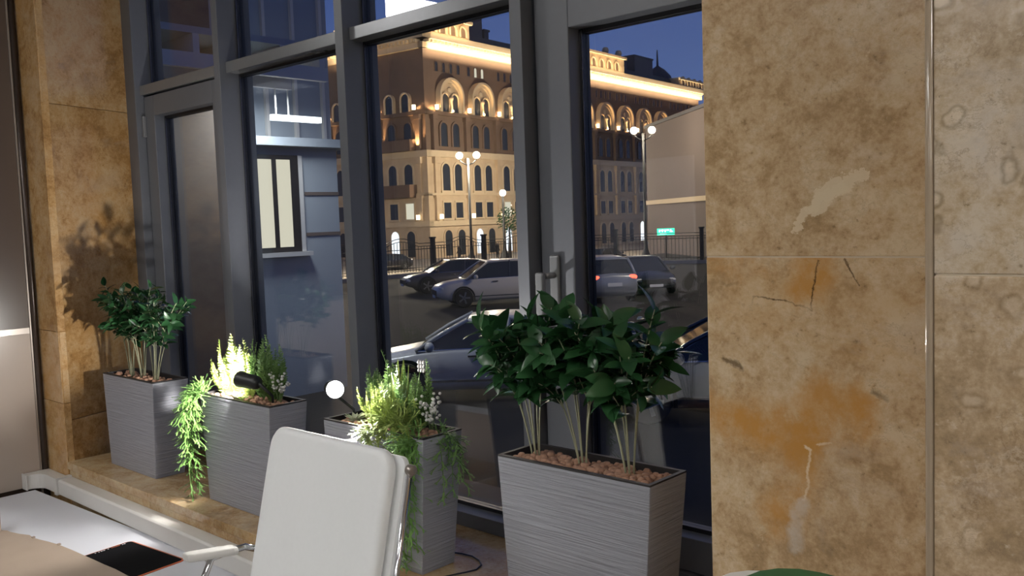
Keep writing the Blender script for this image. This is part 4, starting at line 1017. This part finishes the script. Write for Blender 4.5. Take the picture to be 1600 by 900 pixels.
# ------------------------------------------------------------------ cars
def wheel_mesh():
    mb = MB(); mb.M = Matrix.Rotation(R(90), 4, 'X'); mb.lathe([(.2, -.11), (.32, -.11), (.345, -.08), (.345, .08), (.32, .11), (.2, .11)], n=24); me = mb.mesh('tyre', False); me.materials.append(M['tyre'])
    mb = MB(); mb.M = Matrix.Rotation(R(90), 4, 'X'); mb.lathe([(.02, -.1), (.2, -.1), (.215, -.115), (.225, -.1)], n=24)
    for k in range(5):
        a = 2 * math.pi * k / 5
        mb.add([(.03 * math.cos(a + 1), .03 * math.sin(a + 1), .12), (.03 * math.cos(a - 1), .03 * math.sin(a - 1), .12), (.22 * math.cos(a - .15), .22 * math.sin(a - .15), .115), (.22 * math.cos(a + .15), .22 * math.sin(a + .15), .115)], [(0, 1, 2, 3)])
    me2 = mb.mesh('rim'); me2.materials.append(M['rim']); return me, me2
TYRE, RIM = wheel_mesh()
def car(loc, ang, label, col, suv=True, lit_tail=False, lit_head=False, metal=.4):
    t = tag(empty('car', loc, ang), label, 'car', 'cars in the car park')
    pm = paint('paint_' + label.replace(' ', '_')[:40], col, metal)
    L, W_, hb, ht = (4.7, .93, 1.02, 1.66) if suv else (4.6, .90, .92, 1.45)
    g0 = .22
    # stations along the length (x forward): (x, bottom z, shoulder z, half width)
    stn = [(-2.32, .48, hb - .10, .74), (-2.25, .34, hb, .84), (-1.9, g0, hb + .03, W_ - .03), (-.9, g0, hb + .01, W_), (.6, g0, hb - .02, W_), (1.2, g0, hb - .05, W_ - .02), (1.9, g0 + .03, hb - .16, W_ - .06), (2.2, .34, hb - .26, .8), (2.34, .42, hb - .38, .66)]
    rings = []
    for x, z0_, z1_, hw in stn:
        zm = z0_ + (z1_ - z0_) * .55
        rings.append([(x, -hw * .92, z0_), (x, -hw, z0_ + .12), (x, -hw, zm), (x, -hw * .97, z1_ - .05), (x, -hw * .9, z1_), (x, 0, z1_ + .035), (x, hw * .9, z1_), (x, hw * .97, z1_ - .05), (x, hw, zm), (x, hw, z0_ + .12), (x, hw * .92, z0_)])
    MB().loft(rings).build('body', pm, t, smooth=True, bevel=0)
    # greenhouse
    gs = [(-2.12, 0), (-1.72, .86), (-1.0, .98), (-.1, 1.0), (.45, .93), (1.28, 0)] if suv else [(-1.95, 0), (-1.25, .86), (-.7, .98), (-.1, 1.0), (.35, .93), (1.25, 0)]
    rg = []
    for x, q_ in gs:
        zt_ = hb - .03 + (ht - hb) * q_; hw = W_ * .88 - .17 * q_
        rg.append([(x, -W_ * .88, hb - .04), (x, -hw, zt_ - .02), (x, -hw * .8, zt_), (x, hw * .8, zt_), (x, hw, zt_ - .02), (x, W_ * .88, hb - .04)])
    MB().loft(rg).build('windows', M['carglass'], t, smooth=False)
    # roof skin and pillars
    rs = []
    for x, q_ in gs[1:5]:
        zt_ = hb - .03 + (ht - hb) * q_; hw = W_ * .88 - .17 * q_
        rs.append([(x, -hw - .012, zt_ - .05), (x, -hw - .005, zt_ - .005), (x, -hw * .8, zt_ + .014), (x, hw * .8, zt_ + .014), (x, hw + .005, zt_ - .005), (x, hw + .012, zt_ - .05)])
    MB().loft(rs).build('roof', pm, t, smooth=True)
    for s in (-1, 1):
        for i, j, wd_ in ((0, 1, .05), (5, 4, .035)):
            p0, p1 = Vector((gs[i][0], s * W_ * .885, hb - .03)), Vector((gs[j][0], s * (W_ * .88 - .17 * gs[j][1]), hb - .03 + (ht - hb) * gs[j][1]))
            MB().tube([p0, (p0 + p1) / 2 + Vector((0, 0, .03)), p1], wd_, 6).build('pillar', pm, t, smooth=True)
        xm = -.3; qm = 1.0
        MB().tube([(xm, s * W_ * .885, hb - .03), (xm - .06, s * (W_ * .88 - .17), ht - .05)], .03, 6).build('pillar', M['carglass'] if suv else pm, t)
        mr = MB().ball((.98, s * (W_ + .12), hb + .06), .12, 10, 6, (.7, 1, .75)).build('mirror', pm, t, smooth=True)
        for x in (.25, -.75): B(x - .1, x + .1, s * (W_ + .0) - .015, s * (W_ + .0) + .02, hb - .14, hb - .11).build('door_handle', M['chrome'], t)
        B(-1.0, 1.15, s * W_ * .99 - .012, s * W_ * .99 + .012, .36, .40).build('sill_trim', M['chrome'], t)
        MB().tube([(-1.9, s * W_ * .89, hb + .0), (0, s * W_ * .9, hb - .005), (1.2, s * W_ * .89, hb - .03)], .014, 6).build('belt_trim', M['chrome'], t)
        MB().ball((2.16, s * .62, hb - .33), .2, 12, 6, (.55, 1, .42)).build('headlight', M['head_on'] if lit_head else M['head'], t, smooth=True)
        MB().ball((-2.24, s * .66, hb - .1), .2, 12, 6, (.45, .95, .5)).build('tail_light', M['tail_on'] if lit_tail else M['tail'], t, smooth=True)
        for x in (1.42, -1.38):
            o = child('wheel', TYRE, t, (x, s * (W_ - .08), .345)); child('rim', RIM, o, (0, s * .02, 0), (0, 0, 0 if s < 0 else R(180)))
            mb = MB(); mb.M = Matrix.Translation((x, s * (W_ - .012), .345)); mb2 = arch_ring(.36, .42, -.1, 0, -.02, .02, 10); mb.add(mb2.v, mb2.f); mb.build('wheel_arch', M['tyre'], t)
    B(2.30, 2.36, -.55, .55, .42, .62).build('grille', M['tyre'], t); B(2.33, 2.37, -.26, .26, .34, .44).build('plate', M['desk'], t); B(-2.36, -2.30, -.26, .26, .62, .74).build('plate', M['desk'], t)
    return t
def heading(x, y): return math.atan2(y, x)
car(at(772, 33.5, ZL), heading(-.55, -.84), 'silver estate car facing left in the car park', (.66, .61, .55), True, metal=0)
car(at(706, 40.5, ZL), heading(-.5, -.87), 'dark car behind the silver one with its bonnet showing', (.10, .09, .085), False)
car(at(760, 16.0, ZL), heading(-.75, -.66), 'pale grey car parked close behind the plants', (.62, .60, .57), False, metal=0)
car(at(1150, 14.2, ZL), heading(-.80, -.60), 'dark blue grey car beside the stone pilaster with a pale mirror', (.07, .09, .12), False)
car(at(930, 34.0, ZL), heading(-.80, .60), 'grey estate car with a glowing red tail light', (.30, .32, .36), True, lit_tail=True)
car(at(1000, 37.0, ZL), heading(.75, -.66), 'dark car with bright trim beside the red tail light', (.06, .065, .08), False)
car(at(600, 78.0, ZS), heading(-.1, -1), 'dark car on the far street behind the railing', (.03, .03, .035), False)
car(at(945, 74.0, ZS), heading(-.1, 1), 'distant dark car on the street behind the right pane', (.04, .04, .05), False)

# ------------------------------------------------------------------ pedestrians
def person(p, ang, label, hgt=1.72, stride=.28):
    t = tag(empty('person', p, ang), label, 'person')
    s = hgt / 1.72
    J = {'pel': (0, 0, .95), 'waist': (.01, 0, 1.1), 'chest': (.03, 0, 1.32), 'neck': (.03, 0, 1.48), 'head0': (.05, 0, 1.56), 'head': (.05, 0, 1.66),
         'hl': (0, .09, .9), 'kl': (.16, .09, .5), 'al': (.06 + stride * .7, .09, .09), 'tl': (.2 + stride * .7, .1, .04),
         'hr': (0, -.09, .9), 'kr': (.02, -.09, .5), 'ar': (-.12 - stride * .6, -.09, .12), 'tr': (.0 - stride * .6, -.1, .04),
         'sl': (.02, .19, 1.42), 'el': (-.1, .23, 1.14), 'wl': (.0, .22, .9), 'fl': (.03, .22, .8), 'sr': (.02, -.19, 1.42), 'er': (.0, -.23, 1.13), 'wr': (.16, -.21, .93), 'fr': (.2, -.2, .85)}
    Rr = {'pel': .15, 'waist': .14, 'chest': .165, 'neck': .06, 'head0': .085, 'head': .09, 'hl': .11, 'kl': .075, 'al': .05, 'tl': .04, 'hr': .11, 'kr': .075, 'ar': .05, 'tr': .04, 'sl': .075, 'el': .055, 'wl': .04, 'fl': .035, 'sr': .075, 'er': .055, 'wr': .04, 'fr': .035}
    E_ = [('pel', 'waist'), ('waist', 'chest'), ('chest', 'neck'), ('neck', 'head0'), ('head0', 'head'), ('pel', 'hl'), ('hl', 'kl'), ('kl', 'al'), ('al', 'tl'), ('pel', 'hr'), ('hr', 'kr'), ('kr', 'ar'), ('ar', 'tr'), ('chest', 'sl'), ('sl', 'el'), ('el', 'wl'), ('wl', 'fl'), ('chest', 'sr'), ('sr', 'er'), ('er', 'wr'), ('wr', 'fr')]
    ks = list(J); me = bpy.data.meshes.new('body'); me.from_pydata([tuple(c * s for c in J[k]) for k in ks], [(ks.index(a), ks.index(b)) for a, b in E_], [])
    o = put('body', me, M['cloth'], t); m = o.modifiers.new('skin', 'SKIN')
    for i, k in enumerate(ks):
        me.skin_vertices[0].data[i].radius = (Rr[k] * s, Rr[k] * s); me.skin_vertices[0].data[i].use_root = (k == 'pel')
    o.modifiers.new('sub', 'SUBSURF').levels = 1
    MB().ball((.10 * s, 0, 1.63 * s), .075 * s, 10, 6, (.6, .85, 1.2)).build('face', M['skin'], t, smooth=True)
    return t
person(at(716, 88, ZS + .12 if False else ZS), heading(-.1, -1), 'pedestrian in dark clothes walking behind the railing')
person(at(775, 92, ZS), heading(-.1, 1), 'second pedestrian in dark clothes near the dark tree')
